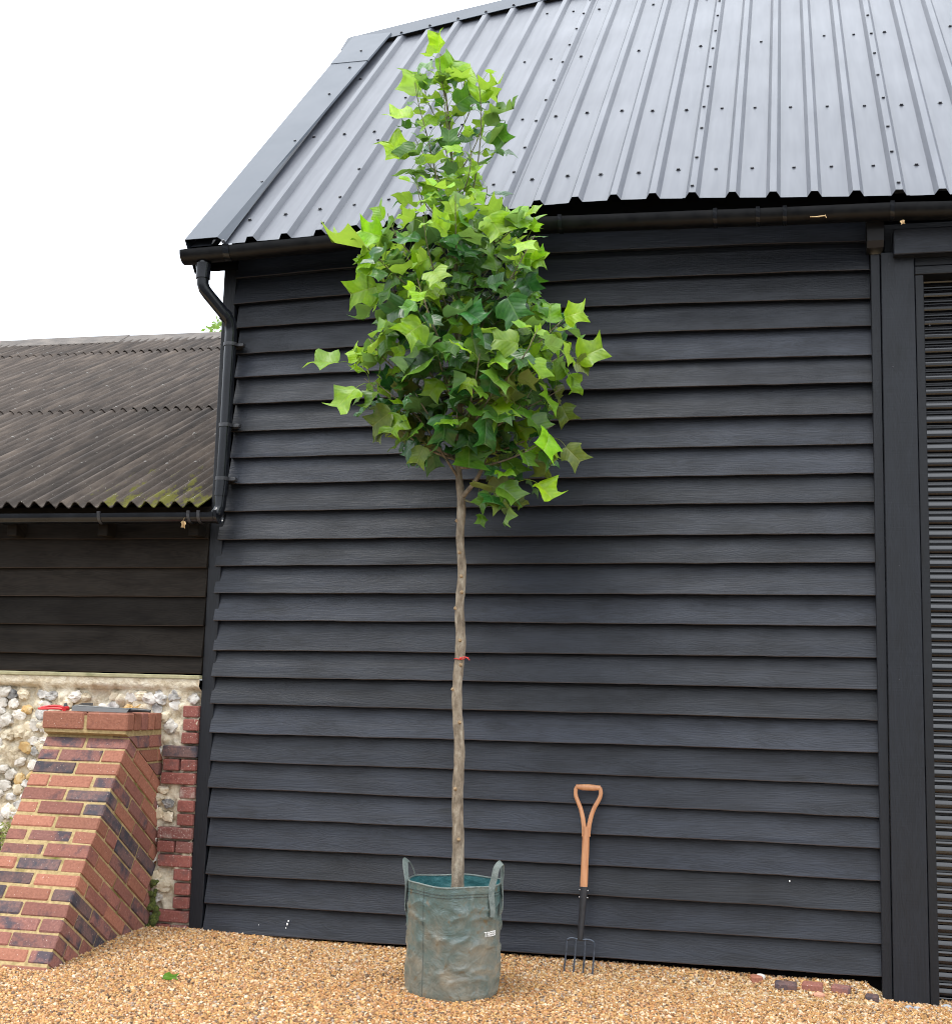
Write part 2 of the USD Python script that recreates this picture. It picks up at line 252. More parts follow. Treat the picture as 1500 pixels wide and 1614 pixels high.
def ground_at(px, py):
    d = ray(px, py); t = np.linspace(3, 9, 4000); P = CAM+d*t[:, None]; k = int(np.argmax(P[:, 2] < zg(P[:, 0], P[:, 1]))); return P[k]
rng = np.random.default_rng(7)
def gravel():
    p = '/World/gravel'; pi = UsdGeom.PointInstancer.Define(stage, p)
    tag(pi.GetPrim(), 'loose golden and cream gravel stones covering the ground', 'gravel', kind='stuff')
    cols = [(.46, .28, .10), (.55, .41, .22), (.36, .185, .06), (.64, .56, .42), (.10, .065, .04), (.42, .24, .12), (.30, .27, .24), (.50, .33, .13), (.22, .115, .05), (.58, .40, .19)]
    wts = np.array([.18, .14, .15, .11, .075, .11, .04, .10, .06, .05]); wts /= wts.sum()
    paths = []
    for i, c in enumerate(cols):
        c = np.array(c)*arr(.93, .81, .73)*.82+arr(.33, .22, .125)*.08
        m = noise_mat(f'pebble_{i:02d}', [(.3, tuple(c*.8)), (.7, tuple(np.minimum(c*1.2, .8)))], 120, rough=.6, spec=.35, vary=.25)
        b = blob(.0048, 20+i, .32, 1, (1.15, .95, .72), 1.1)
        q = f'{p}/pebble' if i == 0 else f'{p}/pebble_{i:03d}'
        usdkit.mesh(stage, q, b, m, smooth=True); paths.append(q)
    x0, x1, y0, y1, dens = -1.9, 4.5, -2.35, .12, 16500
    n = int((x1-x0)*(y1-y0)*dens)
    P = np.column_stack([rng.uniform(x0, x1, n), rng.uniform(y0, y1, n)])
    # only where the photograph could see the ground, with a margin to both sides
    u = proj(np.column_stack([P, zg(P[:, 0], P[:, 1])])); keep = (u[:, 0] > -330) & (u[:, 0] < 1830) & (u[:, 1] < 1800)
    in_bag = (P[:, 0]-1.531)**2+(P[:, 1]+.612)**2 < .19**2
    P = P[keep & ~in_bag]; n = len(P)
    sc = np.exp(rng.normal(0, .30, n)).clip(.5, 2.2)
    z = zg(P[:, 0], P[:, 1])+.001+rng.uniform(-.002, .0045, n)
    q = rng.normal(size=(n, 4)); q[:, 1:3] *= .45; q /= np.linalg.norm(q, axis=1)[:, None]
    pi.CreatePrototypesRel().SetTargets([Sdf.Path(x) for x in paths])
    # browner, leaf-littered patch round the planting bag
    d = np.maximum(np.exp(-(((P[:, 0]-1.45)/1.1)**2+((P[:, 1]+.95)/.5)**2))*.75, .42*np.clip((-P[:, 1]-.25)/.7, 0, 1)*meshkit.fbm(np.column_stack([P*1.6, 0*P[:, 0]]), 3, 6)*1.6)
    ids = rng.choice(len(cols), n, p=wts); w2 = wts*np.array([1.1, .6, 2.2, .35, 1.9, 1.6, .8, 1.1, 2.4, .8]); w2 /= w2.sum()
    ids2 = rng.choice(len(cols), n, p=w2); ids = np.where(rng.random(n) < d, ids2, ids)
    pi.CreateProtoIndicesAttr(Vt.IntArray.FromNumpy(ids.astype(np.int32)))
    pi.CreatePositionsAttr(Vt.Vec3fArray.FromNumpy(np.column_stack([P, z]).astype(np.float32)))
    pi.CreateScalesAttr(Vt.Vec3fArray.FromNumpy((sc[:, None]*np.ones(3)).astype(np.float32)))
    pi.CreateOrientationsAttr(Vt.QuathArray([Gf.Quath(float(a[0]), float(a[1]), float(a[2]), float(a[3])) for a in q]))
    print('pebbles', n)
gravel()

# ------------------------------------------------------------------ the barn
barn = thing('barn', 'tall barn of black horizontal weatherboards under a grey ribbed metal roof', 'barn')
R = random.Random(5)
LY = [(367, 479), (371, 517), (372, 558), (369, 595), (367, 637), (364, 680), (362, 722), (358, 763), (351, 806), (343, 851), (338, 892), (337, 935), (336, 978), (335, 1025), (333, 1067), (331, 1109), (330, 1155), (330, 1200), (326, 1242), (327, 1288), (325, 1333.5), (324, 1378), (321, 1424), (319, 1469)]
RY = [424.8, 469.3, 512.8, 559, 602.7, 650.7, 698.7, 745.3, 790.7, 840.8, 886.7, 938.7, 987.2, 1036.8, 1086.8, 1136.2, 1186.4, 1238.5, 1289.4, 1337.4, 1388.6, 1438.4, 1489.2, 1540.7]
RX = np.interp(RY, [424, 560, 700, 840, 1036, 1238, 1438, 1540], [1370, 1374, 1378, 1382, 1385.5, 1387, 1389, 1389])
rows = [(at(a[0], a[1], 1, 0), at(rx, ry, 1, 0)) for a, ry, rx in zip(LY, RY, RX)]
zz = [(l[0], r[0], l[2], r[2]) for l, r in rows]
t0 = zz[0]; zz = [(t0[0]+.006, t0[1], t0[2]+.30, t0[3]+.302), (t0[0]+.004, t0[1], t0[2]+.15, t0[3]+.152)]+zz
def weatherboard(parent, name, matl, xl, xr, zl, zr, hump, h, y0, y1, seed, thick=.036, n=36, lab=None):
    """feather-edge board: lower edge at zl..zr standing forward at y0, tucked back to y1 at the top"""
    t = np.linspace(0, 1, n+1); x = xl+(xr-xl)*t
    zb = zl+(zr-zl)*t+hump*4*t*(1-t)+.0035*(meshkit.fbm(np.column_stack([x*2.1, x*0+seed*3.3, x*0]), 3, seed)-.5)*2
    zb = zb-.0014*(meshkit.noise(np.column_stack([x*17, x*0+seed, x*0]), seed+9)-.5)*2
    yb = y0+.005*(meshkit.fbm(np.column_stack([x*1.3, x*0+seed*1.7, x*0+4]), 2, seed+3)-.5)*2
    prof = [(0, 0), (0, .0025), (0, .03), (0, .5), (0, 1.0)]
    V, UVc = [], []
    hs = [0.0, .003, .02, h*.35, h*.7, h]
    for hh in hs:
        f = hh/h
        yy = yb+(y1-yb)*f+(0.0015 if hh == 0 else 0)+(.002*(meshkit.noise(np.column_stack([x*3, x*0+hh*40, x*0+seed]), seed)-.5) if 0 < f < 1 else 0)
        V.append(np.column_stack([x, yy, zb+hh])); UVc.append(np.column_stack([x, x*0+hh]))
    V.append(np.column_stack([x, yb+(y1-yb)+.008, zb+h])); UVc.append(np.column_stack([x, x*0+h]))
    V.append(np.column_stack([x, yb+thick, zb+.001])); UVc.append(np.column_stack([x, x*0+.05]))
    V.append(np.column_stack([x, yb+.0035, zb-.0002])); UVc.append(np.column_stack([x, x*0+.05]))
    k = len(V); m = n+1; V = np.concatenate(V); UV = np.concatenate(UVc); F = []
    for j in range(k):
        a, b = j*m, ((j+1) % k)*m
        for i in range(n): F += [[a+i, a+i+1, b+i+1], [a+i, b+i+1, b+i]]
    for e in (0, n):
        for j in range(1, k-1):
            tri = [e, j*m+e, (j+1)*m+e]; F.append(tri if e == n else tri[::-1])
    return put(parent, name, (V, np.array(F)), matl, smooth=25, uv=None, label=lab) if False else board_put(parent, name, V, np.array(F), UV, matl, lab)
def board_put(parent, name, V, F, UV, matl, lab=None):
    # split the corners so that faces stay crisp and every corner keeps its st
    f = F.ravel(); p = put(parent, name, (V[f], np.arange(len(f)).reshape(-1, 3)), matl, smooth=False, uv=UV[f], label=lab)
    return p
for i, (xl, xr, zl, zr) in enumerate(zz):
    hump = .034*max(0, (1-(i-1)/8))**1.3+.003
    weatherboard(barn, 'weatherboard', BOARD, xl, xr, zl, zr, hump, .172, R.uniform(-.005, .006), .045, 100+i)
def vboard(parent, name, matl, x0, x1, y0, y1, z0, z1, b=.003, lab=None):
    """upright timber with the grain along z"""
    m = box(x0, x1, y0, y1, z0, z1, b); f = m.faces.ravel(); V = np.array(m.vertices)[f]
    return put(parent, name, (V, np.arange(len(f)).reshape(-1, 3)), matl, uv=np.column_stack([V[:, 2], .2+(V[:, 0]-x0)*.9+V[:, 1]*.7]), label=lab)
def hboard(parent, name, matl, x0, x1, y0, y1, z0, z1, b=.003, lab=None):
    m = box(x0, x1, y0, y1, z0, z1, b); f = m.faces.ravel(); V = np.array(m.vertices)[f]
    return put(parent, name, (V, np.arange(len(f)).reshape(-1, 3)), matl, uv=np.column_stack([V[:, 0], .2+(V[:, 2]-z0)*.9+V[:, 1]*.5]), label=lab)
XR = 6.3   # the barn goes on to the right beyond the photograph
put(barn, 'wall', box(-.07, 3.46, .078, .25, -.06, 3.90), VOID)
put(barn, 'wall_plate', box(3.462, XR, .075, .25, 3.56, 3.88), VOID)
put(barn, 'end_wall', hull([(x, y, z) for x in (XR-.1, XR) for (y, z) in ((.27, -.1), (5.6, -.1), (5.6, 3.6), (3.6, 6.3), (.27, 4.05))]), VOID)
put(barn, 'side_wall', box(-.06, .1, .27, 5.2, -.06, 3.70), VOID)
put(barn, 'wall', box(5.45, XR, .0, .25, -.1, 3.68), VOID)
put(barn, 'plinth', box(-.02, 3.45, .034, .055, -.12, .05), VOID)
vboard(barn, 'corner_board', POST, -.079, -.004, .016, .058, -.03, 3.66)
# the door side: cover strip, post, frame, head and boxed lintel
vboard(barn, 'cover_strip', POST, 3.447, 3.4925, -.028, .05, -.12, 3.53)
vboard(barn, 'door_post', POST, 3.4955, 3.6535, -.046, .16, -.12, 3.53)
vboard(barn, 'door_frame', POST, 3.6560, 3.697, -.038, .16, -.12, 3.408)
hboard(barn, 'door_frame', POST, 3.6560, 5.44, -.0385, .16, 3.4105, 3.453)
hboard(barn, 'door_head', POST, 3.6560, 5.44, -.034, .16, 3.4555, 3.52)
hboard(barn, 'lintel', BOARD, 3.553, 5.6, -.105, -.02, 3.497, 3.628, .004)
hboard(barn, 'fascia', POST, 3.515, XR, .020, .06, 3.5, 3.70, .004)
put(barn, 'rafter_end', hull([(x, y, z) for x in (3.428, 3.508) for (y, z) in ((.04, 3.548), (-.075, 3.548), (-.105, 3.575), (-.115, 3.63), (-.115, 3.70), (.04, 3.72))]), POST)
for (px, py) in ((1401, 416), (1407, 578), (1417, 892), (1417, 1072), (1465, 512)):
    q = at(px, py, 1, -.046); s = trimesh.creation.icosphere(1, .0042); s.apply_scale([1, .3, 1]); s.apply_translation(q+arr(0, .0006 if px < 1460 else .0085, 0)); put(barn, 'nail_head', s, SCREW, smooth=True)

# roller door: one slat after another, a rolled lip above a curved blade
door = thing('roller_door', None, None, parent=barn)
SLAT = noise_mat('black_enamel_slat', [(.3, (.0022, .0023, .003)), (.7, (.005, .005, .006))], 6, rough=.12, rstops=(.12, .2), spec=.65)
prof = [(.034, 0), (.020, .001), (.010, .004), (.0055, .010), (.0045, .020), (.0065, .0265), (.0128, .0375), (.026, .0405), (.026, .0455), (.014, .047), (.0105, .0495), (.0102, .0545), (.0148, .0620), (.027, .0640), (.028, .0715), (.034, .0715)]
zs = -.058; k = 0
while zs < 3.44:
    put(door, 'slat', sweep_x([(a+.075, b) for a, b in prof], [3.70, 5.43], lambda x, z=zs: (0, z)), SLAT, smooth=16); zs += .072; k += 1
hboard(door, 'bottom_rail', SLAT, 3.70, 5.43, .080, .115, -.122, -.060, .003)
put(barn, 'door_reveal', cat([box(3.66, 5.46, .17, .3, -.12, 3.70), box(5.44, 5.46, -.03, .17, -.12, 3.5)]), VOID)

# roof: eave line is not true, the sheets follow it
EX = [-.207, .18, .761, 1.106, 1.609, 1.816, 2.019, 2.224, 2.516, 2.704, 3.069, 3.283, 3.666, 6.6]
EZ = [3.716, 3.73, 3.745, 3.786, 3.826, 3.835, 3.842, 3.840, 3.824, 3.811, 3.790, 3.779, 3.760, 3.70]
def ze(x): return np.interp(x, np.linspace(-.3, 6.6, 70), np.convolve(np.pad(np.interp(np.linspace(-.3, 6.6, 70), EX, EZ), 3, 'edge'), np.ones(7)/7, 'valid'))
YE, TAN = -.19, math.tan(math.radians(44.7))
def ytop(x): return np.minimum(2.265+.432*(np.asarray(x)+.116), 3.30)
def roof(x, y, off=0.0):
    z1 = 3.71+(2.3-YE)*TAN
    z = ze(x)+(z1-ze(x))*(np.asarray(y)-YE)/(2.3-YE)
    s, c = math.sin(math.radians(44.7)), math.cos(math.radians(44.7))
    return np.stack([np.asarray(x)+0*z, np.asarray(y)-s*off+0*z, z+c*off], -1)
RIB0, PITCH = .368, .2005
def sheet(x0, x1, ribs, lift):
    pr = []
    pts = {x0: 0.0, x1: 0.0}
    for r in ribs:
        for dx, h in ((-.036, 0), (-.0165, .031), (.0165, .031), (.036, 0)): 
            if x0-1e-6 <= r+dx <= x1+1e-6 or True: pts[r+dx] = h
    X = np.array(sorted(pts)); H = np.array([pts[a] for a in X])
    m = (X >= x0-.0001) & (X <= x1+.0001); X, H = X[m], H[m]
    tt = np.linspace(0, 1, 9); V = []
    for t in tt:
        y = YE+(ytop(X)+.02-YE)*t; V.append(roof(X, y, H+lift))
    n = len(X); top = np.concatenate(V); bot = np.concatenate([roof(X, YE+(ytop(X)+.02-YE)*t, H+lift-.0012) for t in tt]); N = len(top); F = []
    for i in range(len(tt)-1):
        for j in range(n-1):
            a = i*n+j; F += [[a, a+1, a+n+1], [a, a+n+1, a+n]]; b = a+N; F += [[b, b+n+1, b+1], [b, b+n, b+n+1]]
    for j in range(n-1): F += [[j, j+N, j+1], [j+1, j+N, j+1+N]]
    for i in range(len(tt)-1):
        for j in (0, n-1):
            a = i*n+j; F += [[a, a+n, a+N], [a+n, a+n+N, a+N]]
    return np.concatenate([top, bot]), np.array(F)
seams = [-1.0]+[RIB0+PITCH*k for k in (1, 6, 11, 16, 21, 26, 31)]
for i in range(len(seams)-1):
    x0, x1 = max(seams[i]+.0, -.19)-(.05 if i else 0), seams[i+1]+.05
    ribs = [RIB0+PITCH*k for k in range(-2, 33) if x0-.04 < RIB0+PITCH*k < x1+.04]
    put(barn, 'roof_sheet', sheet(x0, x1, ribs, .0022 if i % 2 else 0.0), STEEL)
box_ = box(-.19, .06, -.125, -.105, 3.6, 3.745); put(barn, 'soffit_board', box_, VOID)
# screw caps
scr = []
cap_ = trimesh.creation.revolve(np.array([[0, .0105], [.0076, .009], [.0095, .0035], [.0095, .0014], [.014, .0014], [.014, -.001], [0, -.001]]), sections=10)
NR = arr(0, -math.sin(math.radians(44.7)), math.cos(math.radians(44.7))); YR = arr(0, NR[2], -NR[1])
def screw(P): scr.append(frame(P, arr(1, 0, 0), YR, NR, cap_))
for k in range(-3, 32):
    xm = RIB0+PITCH*(k+.5)
    if xm < -.02: continue
    for yv in (.02+.022*min(k+2, 3), .93-.012*k, 1.74, 2.62): 
        if yv < ytop(xm)-.12 and (yv < 1.2 or k % 2 == 0 or k % 5 == 0): screw(roof(xm+R.uniform(-.012, .012), yv+R.uniform(-.012, .012), .001)); 
for k in (1, 6, 11, 16, 21, 26):
    y = -.13
    while y < ytop(RIB0+PITCH*k)-.1: screw(roof(RIB0+PITCH*k+R.uniform(-.004, .004), y, .032)); y += R.uniform(.24, .34) if y < .5 else R.uniform(.27, .31)
put(barn, 'roof_screws', cat(scr), SCREW, smooth=40, kind='stuff')
# verge flashing in two lengths, its inner lip lifting away from the sheet near the eave
def strip(x0, xa1, ya, yb, off, lip):
    S = []
    for y in np.linspace(ya, yb, 8):
        t = (y-YE)/2.6; l = lip*(1+1.6*max(0, 1-(y-YE)/.9)); w = .0+.035*max(0, 1-(y-YE)/.9)
        x1 = xa1+.100*(y-YE)/2.57
        S.append([roof(x0, y, -.16), roof(x0, y, off), roof(x1, y, off), roof(x1+w+.004, y, off-l), roof(x1+w, y, off-l-.002), roof(x1-.002, y, off-.003), roof(x0+.003, y, off-.003), roof(x0+.003, y, -.16)])
    S = np.array(S); n, k = S.shape[:2]; V = S.reshape(-1, 3); F = []
    for i in range(n-1):
        for j in range(k):
            a, b = i*k+j, i*k+(j+1) % k; F += [[a, b, b+k], [a, b+k, a+k]]
    for e in (0, (n-1)*k):
        for j in (0, 1, 2, 3):
            q = [e+j, e+j+1, e+k-2-j, e+k-1-j]
            if len(set(q)) > 2: F += [[q[0], q[1], q[2]], [q[0], q[2], q[3]]]
    return V, np.array([f for f in F if len(set(f)) == 3])
FLASH = noise_mat('blue_black_flashing', [(.3, (.026, .033, .044)), (.7, (.038, .047, .06))], 3, rough=.4, rstops=(.36, .44), spec=.27)
put(barn, 'verge_flashing', strip(-.208, -.012, YE-.012, 1.95, .052, .013), FLASH)
put(barn, 'verge_flashing', strip(-.210, -.008, 1.93, 2.40, .0555, .013), FLASH)
sc2 = []
for (px, py) in ((352, 380), (413, 287), (465, 222), (519, 148), (551, 106), (569, 80)):
    d = ray(px, py); P0 = roof(0., 1.0, .05); t = ((P0-CAM)@NR)/(d@NR); scr2 = CAM+d*t; sc2.append(frame(scr2, arr(1, 0, 0), YR, NR, cap_))
put(barn, 'flashing_screws', cat(sc2), SCREW, smooth=40, kind='stuff')
# ridge capping along the sloping top edge, and the roof's far side
def ridge_pts():
    S = []
    for x in (-.245, .3, .9, 1.5, 2.0, 2.28, 2.34, 4.4, 6.45):
        y = float(ytop(x)); lo = roof(x, y, .036); hi = roof(x, y+.165, .056); bk = hi+arr(0, .16, -.13)
        S.append([lo, lo+arr(0, .004, -.012)*0+roof(x, y-.006, .020)*0+arr(0, 0, 0), hi, bk, bk+arr(0, 0, -.004), hi+arr(0, 0, -.006), lo+arr(0, .002, -.004)])
    return np.array(S)
S = ridge_pts(); S[:, 1] = S[:, 0]+arr(0, -.002, -.001); n, k = S.shape[:2]; F = []
for i in range(n-1):
    for j in range(k):
        a, b = i*k+j, i*k+(j+1) % k; F += [[a, b, b+k], [a, b+k, a+k]]
for e in (0, (n-1)*k): F += [[e, e+1, e+6], [e+1, e+2, e+5], [e+1, e+5, e+6], [e+2, e+3, e+4], [e+2, e+4, e+5]]
put(barn, 'ridge_cap', (S.reshape(-1, 3), np.array(F)), FLASH)
sc3 = [frame(roof(RIB0+PITCH*kk, float(ytop(RIB0+PITCH*kk))+.028, .041), arr(1, 0, 0), YR, NR, cap_) for kk in range(-2, 8)]
sc3.append(frame(roof(-.12, float(ytop(-.12))+.03, .041), arr(1, 0, 0), YR, NR, cap_))
put(barn, 'ridge_screws', cat(sc3), SCREW, smooth=40, kind='stuff')
bx_ = [-.2, 2.3, 6.4]; fr = np.array([roof(x, float(ytop(x))+.15, .03) for x in bx_]); bk = np.array([[x, 6.6, 3.6] for x in bx_])
put(barn, 'back_roof', (np.vstack([fr, bk, fr-arr(0, 0, .05), bk-arr(0, 0, .05)]), np.array([[0, 3, 4], [0, 4, 1], [1, 4, 5], [1, 5, 2], [6, 10, 9], [6, 7, 10], [7, 11, 10], [7, 8, 11], [0, 6, 9], [0, 9, 3], [2, 5, 11], [2, 11, 8]])), STEEL)
gab = m3.Manifold.extrude(m3.CrossSection([[(.05, 3.6), (5.6, 3.6), (4.6, 4.6), (2.4, 6.0), (.12, 3.75)]]), .1)
gv = np.array(gab.to_mesh().vert_properties)[:, :3]; put(barn, 'gable_wall', (np.column_stack([gv[:, 2]-.07, gv[:, 0], gv[:, 1]]), np.array(gab.to_mesh().tri_verts)), VOID)

# gutter and downpipe
GX = [-.225, .04, .395, .782, 1.285, 1.801, 2.181, 2.607, 3.02, 3.542, 3.813, 6.4]
GZ = [3.684, 3.692, 3.707, 3.721, 3.738, 3.747, 3.738, 3.729, 3.719, 3.711, 3.700, 3.66]
def gz(x): return float(np.interp(x, GX, GZ))
def half_round(r, yc, t=.003, lip=.006):
    a = np.linspace(math.pi, 2*math.pi, 15); o = [(yc+r*math.cos(q), r*math.sin(q)) for q in a]; i = [(yc+(r-t)*math.cos(q), (r-t)*math.sin(q)) for q in a[::-1]]
    return [(yc-r-.001, lip)]+o+[(yc+r, lip), (yc+r-t, lip)]+i+[(yc-r+t+.002, lip)]
xs_ = np.linspace(-.222, 6.4, 70)
gut = put(barn, 'gutter', sweep_x(half_round(.062, -.190), xs_, lambda x: (0, gz(x)-.006)), PVCM, smooth=35)
ec = sweep_x([(-.190+.0615*math.cos(q), .0615*math.sin(q)) for q in np.linspace(math.pi, 2*math.pi, 13)]+[(-.128, .004), (-.252, .004)], [-.229, -.2185], lambda x: (0, gz(-.2)-.006)); put(gut, 'end_cap', ec, PVC, smooth=35)
for x in (.045, 1.02, 1.9, 2.69, 2.90, 3.03, 3.54, 4.6):
    w = .018 if x < .1 else .010
    o = [(-.190+.0655*math.cos(q), .0655*math.sin(q)) for q in np.linspace(math.pi, 1.93*math.pi, 13)]; i = [(-.190+.0625*math.cos(q), .0625*math.sin(q)) for q in np.linspace(1.93*math.pi, math.pi, 13)]
    put(gut, 'gutter_clip', sweep_x([(-.259, .013)]+o+i+[(-.247, .013)], [x-w, x+w], lambda q, x=x: (0, gz(x)-.006)), PVC, smooth=35)
path = [(-.109, -.19, 3.64), (-.108, -.19, 3.56), (-.107, -.189, 3.50), (-.098, -.182, 3.472), (-.08, -.168, 3.445), (-.005, -.098, 3.345), (.012, -.078, 3.318), (.017, -.065, 3.285), (.018, -.061, 3.25), (.0165, -.06, 2.75), (.010, -.06, 2.36), (.006, -.06, 2.27), (.002, -.075, 2.235), (-.006, -.10, 2.215)]
dp = put(barn, 'downpipe', tube(path, .033, 18), PVC, smooth=True)
put(dp, 'collar', tube([(-.109, -.19, 3.615), (-.108, -.19, 3.575), (-.1075, -.19, 3.53)], [.043, .039, .039], 18), PVC, smooth=50)
put(dp, 'collar', tube([(-.012, -.105, 3.352), (.004, -.088, 3.333)], .0375, 18), PVC, smooth=50)
put(dp, 'collar', tube([(.0113, -.06, 2.42), (.0095, -.06, 2.33)], .0365, 18), PVC, smooth=50)
for z_, x_ in ((3.185, .018), (2.725, .0165), (2.425, .0115)):
    put(dp, 'pipe_clip', cat([tube([(x_, -.06, z_-.010), (x_, -.06, z_+.010)], .0385, 18), box(x_+.03, x_+.075, -.055, -.02, z_-.010, z_+.010, .003), box(x_-.05, x_+.05, -.026, .012, z_-.012, z_+.012, .003)]), CLIP, smooth=40)

# ------------------------------------------------------------------ the low outbuilding on the left
low = thing('outbuilding', 'low outbuilding with corrugated roof, brown-black boards and a flint wall', 'outbuilding')
XL = -5.8
lz = [(1.936, 1.939), (1.774, 1.778), (1.616, 1.618), (1.453, 1.454), (1.352, 1.360)]
for i, (a, b) in enumerate([(2.10, 2.10)]+lz):
    s = (b-a)/1.28
    weatherboard(low, 'weatherboard', OLDBOARD, XL, -.0825, b-s*5.7, b, .0, (.185 if i < 5 else .125), R.uniform(-.003, .003), .022, 300+i, n=44)
put(low, 'wall', box(XL, -.084, .05, .2, 1.34, 2.335), VOID)
put(low, 'end_wall', hull([(x, y, z) for x in (XL, XL+.15) for (y, z) in ((.2, -.05), (9.5, -.05), (9.5, 2.5), (5.2, 4.7), (.2, 2.36))]), VOID)
for px in (28, 170, 312):
    q = at(px, 838, 1, -.03); hboard(low, 'rafter_end', OLDBOARD, q[0]-.03, q[0]+.03, -.09, .03, q[2]-.03, q[2]+.05, .004)
put(low, 'sill', box(XL, -.082, -.012, .05, 1.3285, 1.3505, .004), noise_mat('mossy_sill', [(.3, (.20, .19, .10)), (.7, (.40, .36, .22))], 9, rough=.9, bump=.3))
CORR = mat('weathered_corrugated_cement', {
    'g': ('geometry', {}), 'm': ('mapping', {'scale': (9.0, .8, .8)}), 'm2': ('mapping', {'scale': (5.0, 1.0, 1.0)}), 'n': ('noise_texture', {'scale': 2.2, 'detail': 6, 'roughness': .65}),
    'r': ('rgb_ramp', {'ramp': [(.3, (.026, .021, .0175)), (.5, (.054, .042, .034)), (.72, (.108, .084, .066))]}), 'oi': ('object_info', {}), 'mr': ('map_range', {'to_min': .78, 'to_max': 1.2}), 'h': ('hsv', {}),
    'n2': ('noise_texture', {'scale': 3.3, 'detail': 6, 'roughness': .7}), 'sep': ('separate_xyz', {}),
    'mx1': ('map_range', {'from_min': -1.5, 'from_max': -.15, 'to_min': -.17, 'to_max': .05}), 'my1': ('map_range', {'from_min': 2.22, 'from_max': 2.75, 'to_min': .035, 'to_max': -.12}),
    'a1': ('math', {'math_type': 'add'}), 'a2': ('math', {'math_type': 'add'}), 'ms': ('map_range', {'from_min': .52, 'from_max': .58, 'to_min': 0, 'to_max': .92}), 'mx': ('mix_color', {'b': (.105, .10, .016)}),
    'n3': ('noise_texture', {'scale': 70, 'detail': 4}), 'w': ('map_range', {'from_min': .70, 'from_max': .74, 'to_min': 0, 'to_max': .7}), 'mw': ('mix_color', {'b': (.40, .38, .33)}),
    'b': ('bump', {'strength': .45, 'distance': .005}), 'p': ('principled_bsdf', {'roughness': .85, 'specular_ior_level': .25})},
    [('g.position', 'm.vector'), ('m.vector', 'n.vector'), ('n.fac', 'r.fac'), ('oi.random', 'mr.value'), ('mr.result', 'h.value'), ('r.color', 'h.color'), ('g.position', 'm2.vector'), ('m2.vector', 'n2.vector'), ('g.position', 'sep.vector'),
     ('sep.x', 'mx1.value'), ('sep.z', 'my1.value'), ('mx1.result', 'a1.value1'), ('my1.result', 'a1.value2'), ('a1.value', 'a2.value1'), ('n2.fac', 'a2.value2'), ('a2.value', 'ms.value'), ('ms.result', 'mx.fac'), ('h.color', 'mx.a'),
     ('g.position', 'n3.vector'), ('n3.fac', 'w.value'), ('w.result', 'mw.fac'), ('mx.result', 'mw.a'), ('mw.result', 'p.base_color'), ('n3.fac', 'b.height'), ('b.normal', 'p.normal')])
LT = math.radians(25.5); LYE, LZE, CP = -.145, 2.270, .0865
def lroof(x, y, off=0.): return np.stack([np.asarray(x)+0*y, np.asarray(y)-math.sin(LT)*off, LZE+(np.asarray(y)-LYE)*math.tan(LT)+math.cos(LT)*off], -1)
ends = [(LYE, 2.10), (2.02, 4.42), (4.30, 5.02)]
low_screws = []
for c, (ya, yb) in enumerate(ends):
    x1 = -.088; s = 0
    while x1 > XL:
        nc = 10; x0 = max(x1-nc*CP, XL); xx = np.linspace(x0, x1+.03*(s > 0), int(round((x1-x0)/CP*8))+1)
        X = xx; H = .0185*np.cos((X+.305)*2*math.pi/CP)+c*.007+.0025*(s % 2)
        tt = np.linspace(0, 1, 7); sag = lambda y, X: .006*(meshkit.noise(np.column_stack([X*2, y*1.5+0*X, 0*X+c]), 5)-.5)
        V = []
        for t in tt:
            y = ya+(yb-ya)*t+(.012*math.sin(s*2.3+c) if t == 0 else 0)
            lift = .006*(1-t)
            V.append(lroof(X, y+0*X, H+lift+sag(y, X)))
        top = np.concatenate(V); n = len(X); bot = top-arr(0, -math.sin(LT), math.cos(LT))*.006; N = len(top); F = []
        for i in range(6):
            for j in range(n-1):
                a = i*n+j; F += [[a, a+1, a+n+1], [a, a+n+1, a+n]]; b = a+N; F += [[b, b+n+1, b+1], [b, b+n, b+n+1]]
        for j in range(n-1): F += [[j, j+N, j+1], [j+1, j+N, j+1+N]]
        for i in range(6):
            for j in (0, n-1): a = i*n+j; F += [[a, a+n, a+N], [a+n, a+n+N, a+N]]
        put(low, 'roof_sheet', (np.vstack([top, bot]), np.array(F)), CORR, smooth=50)
        for yv in (ya+.08, ya+.75, ya+1.4):
            if yv < yb:
                for kk in range(1, 10, 2+(s+c) % 2):
                    xs0 = -.305-CP*round((-.305-(x1-kk*CP))/CP); low_screws.append(frame(lroof(xs0, yv+R.uniform(-.05, .05), .0145+c*.007), arr(1, 0, 0), arr(0, math.cos(LT), math.sin(LT)), arr(0, -math.sin(LT), math.cos(LT)), cap_))
        x1 = x0; s += 1
put(low, 'roof_screws', cat(low_screws), noise_mat('dull_screw_head', [(.3, (.05, .045, .04)), (.7, (.28, .26, .23))], 80, rough=.6), smooth=40, kind='stuff')
RC = noise_mat('cement_ridge_piece', [(.3, (.05, .042, .036)), (.7, (.125, .105, .088))], 6, rough=.85, bump=.3)
x1 = -.088; i = 0
while x1 > XL:
    x0 = x1-1.12; o = .006*(i % 2)
    P0, P1, P2 = lroof(0., 4.83, .024+o), lroof(0., 5.06, .050+o), lroof(0., 5.06, .050+o)+arr(0, .28, -.13)
    put(low, 'ridge_piece', sweep_x([(p[1], p[2]) for p in (P0, P1, P2)]+[(P2[1], P2[2]-.008), (P1[1], P1[2]-.010), (P0[1], P0[2]-.008)], [x0-.04, x1]), RC); x1 = x0; i += 1
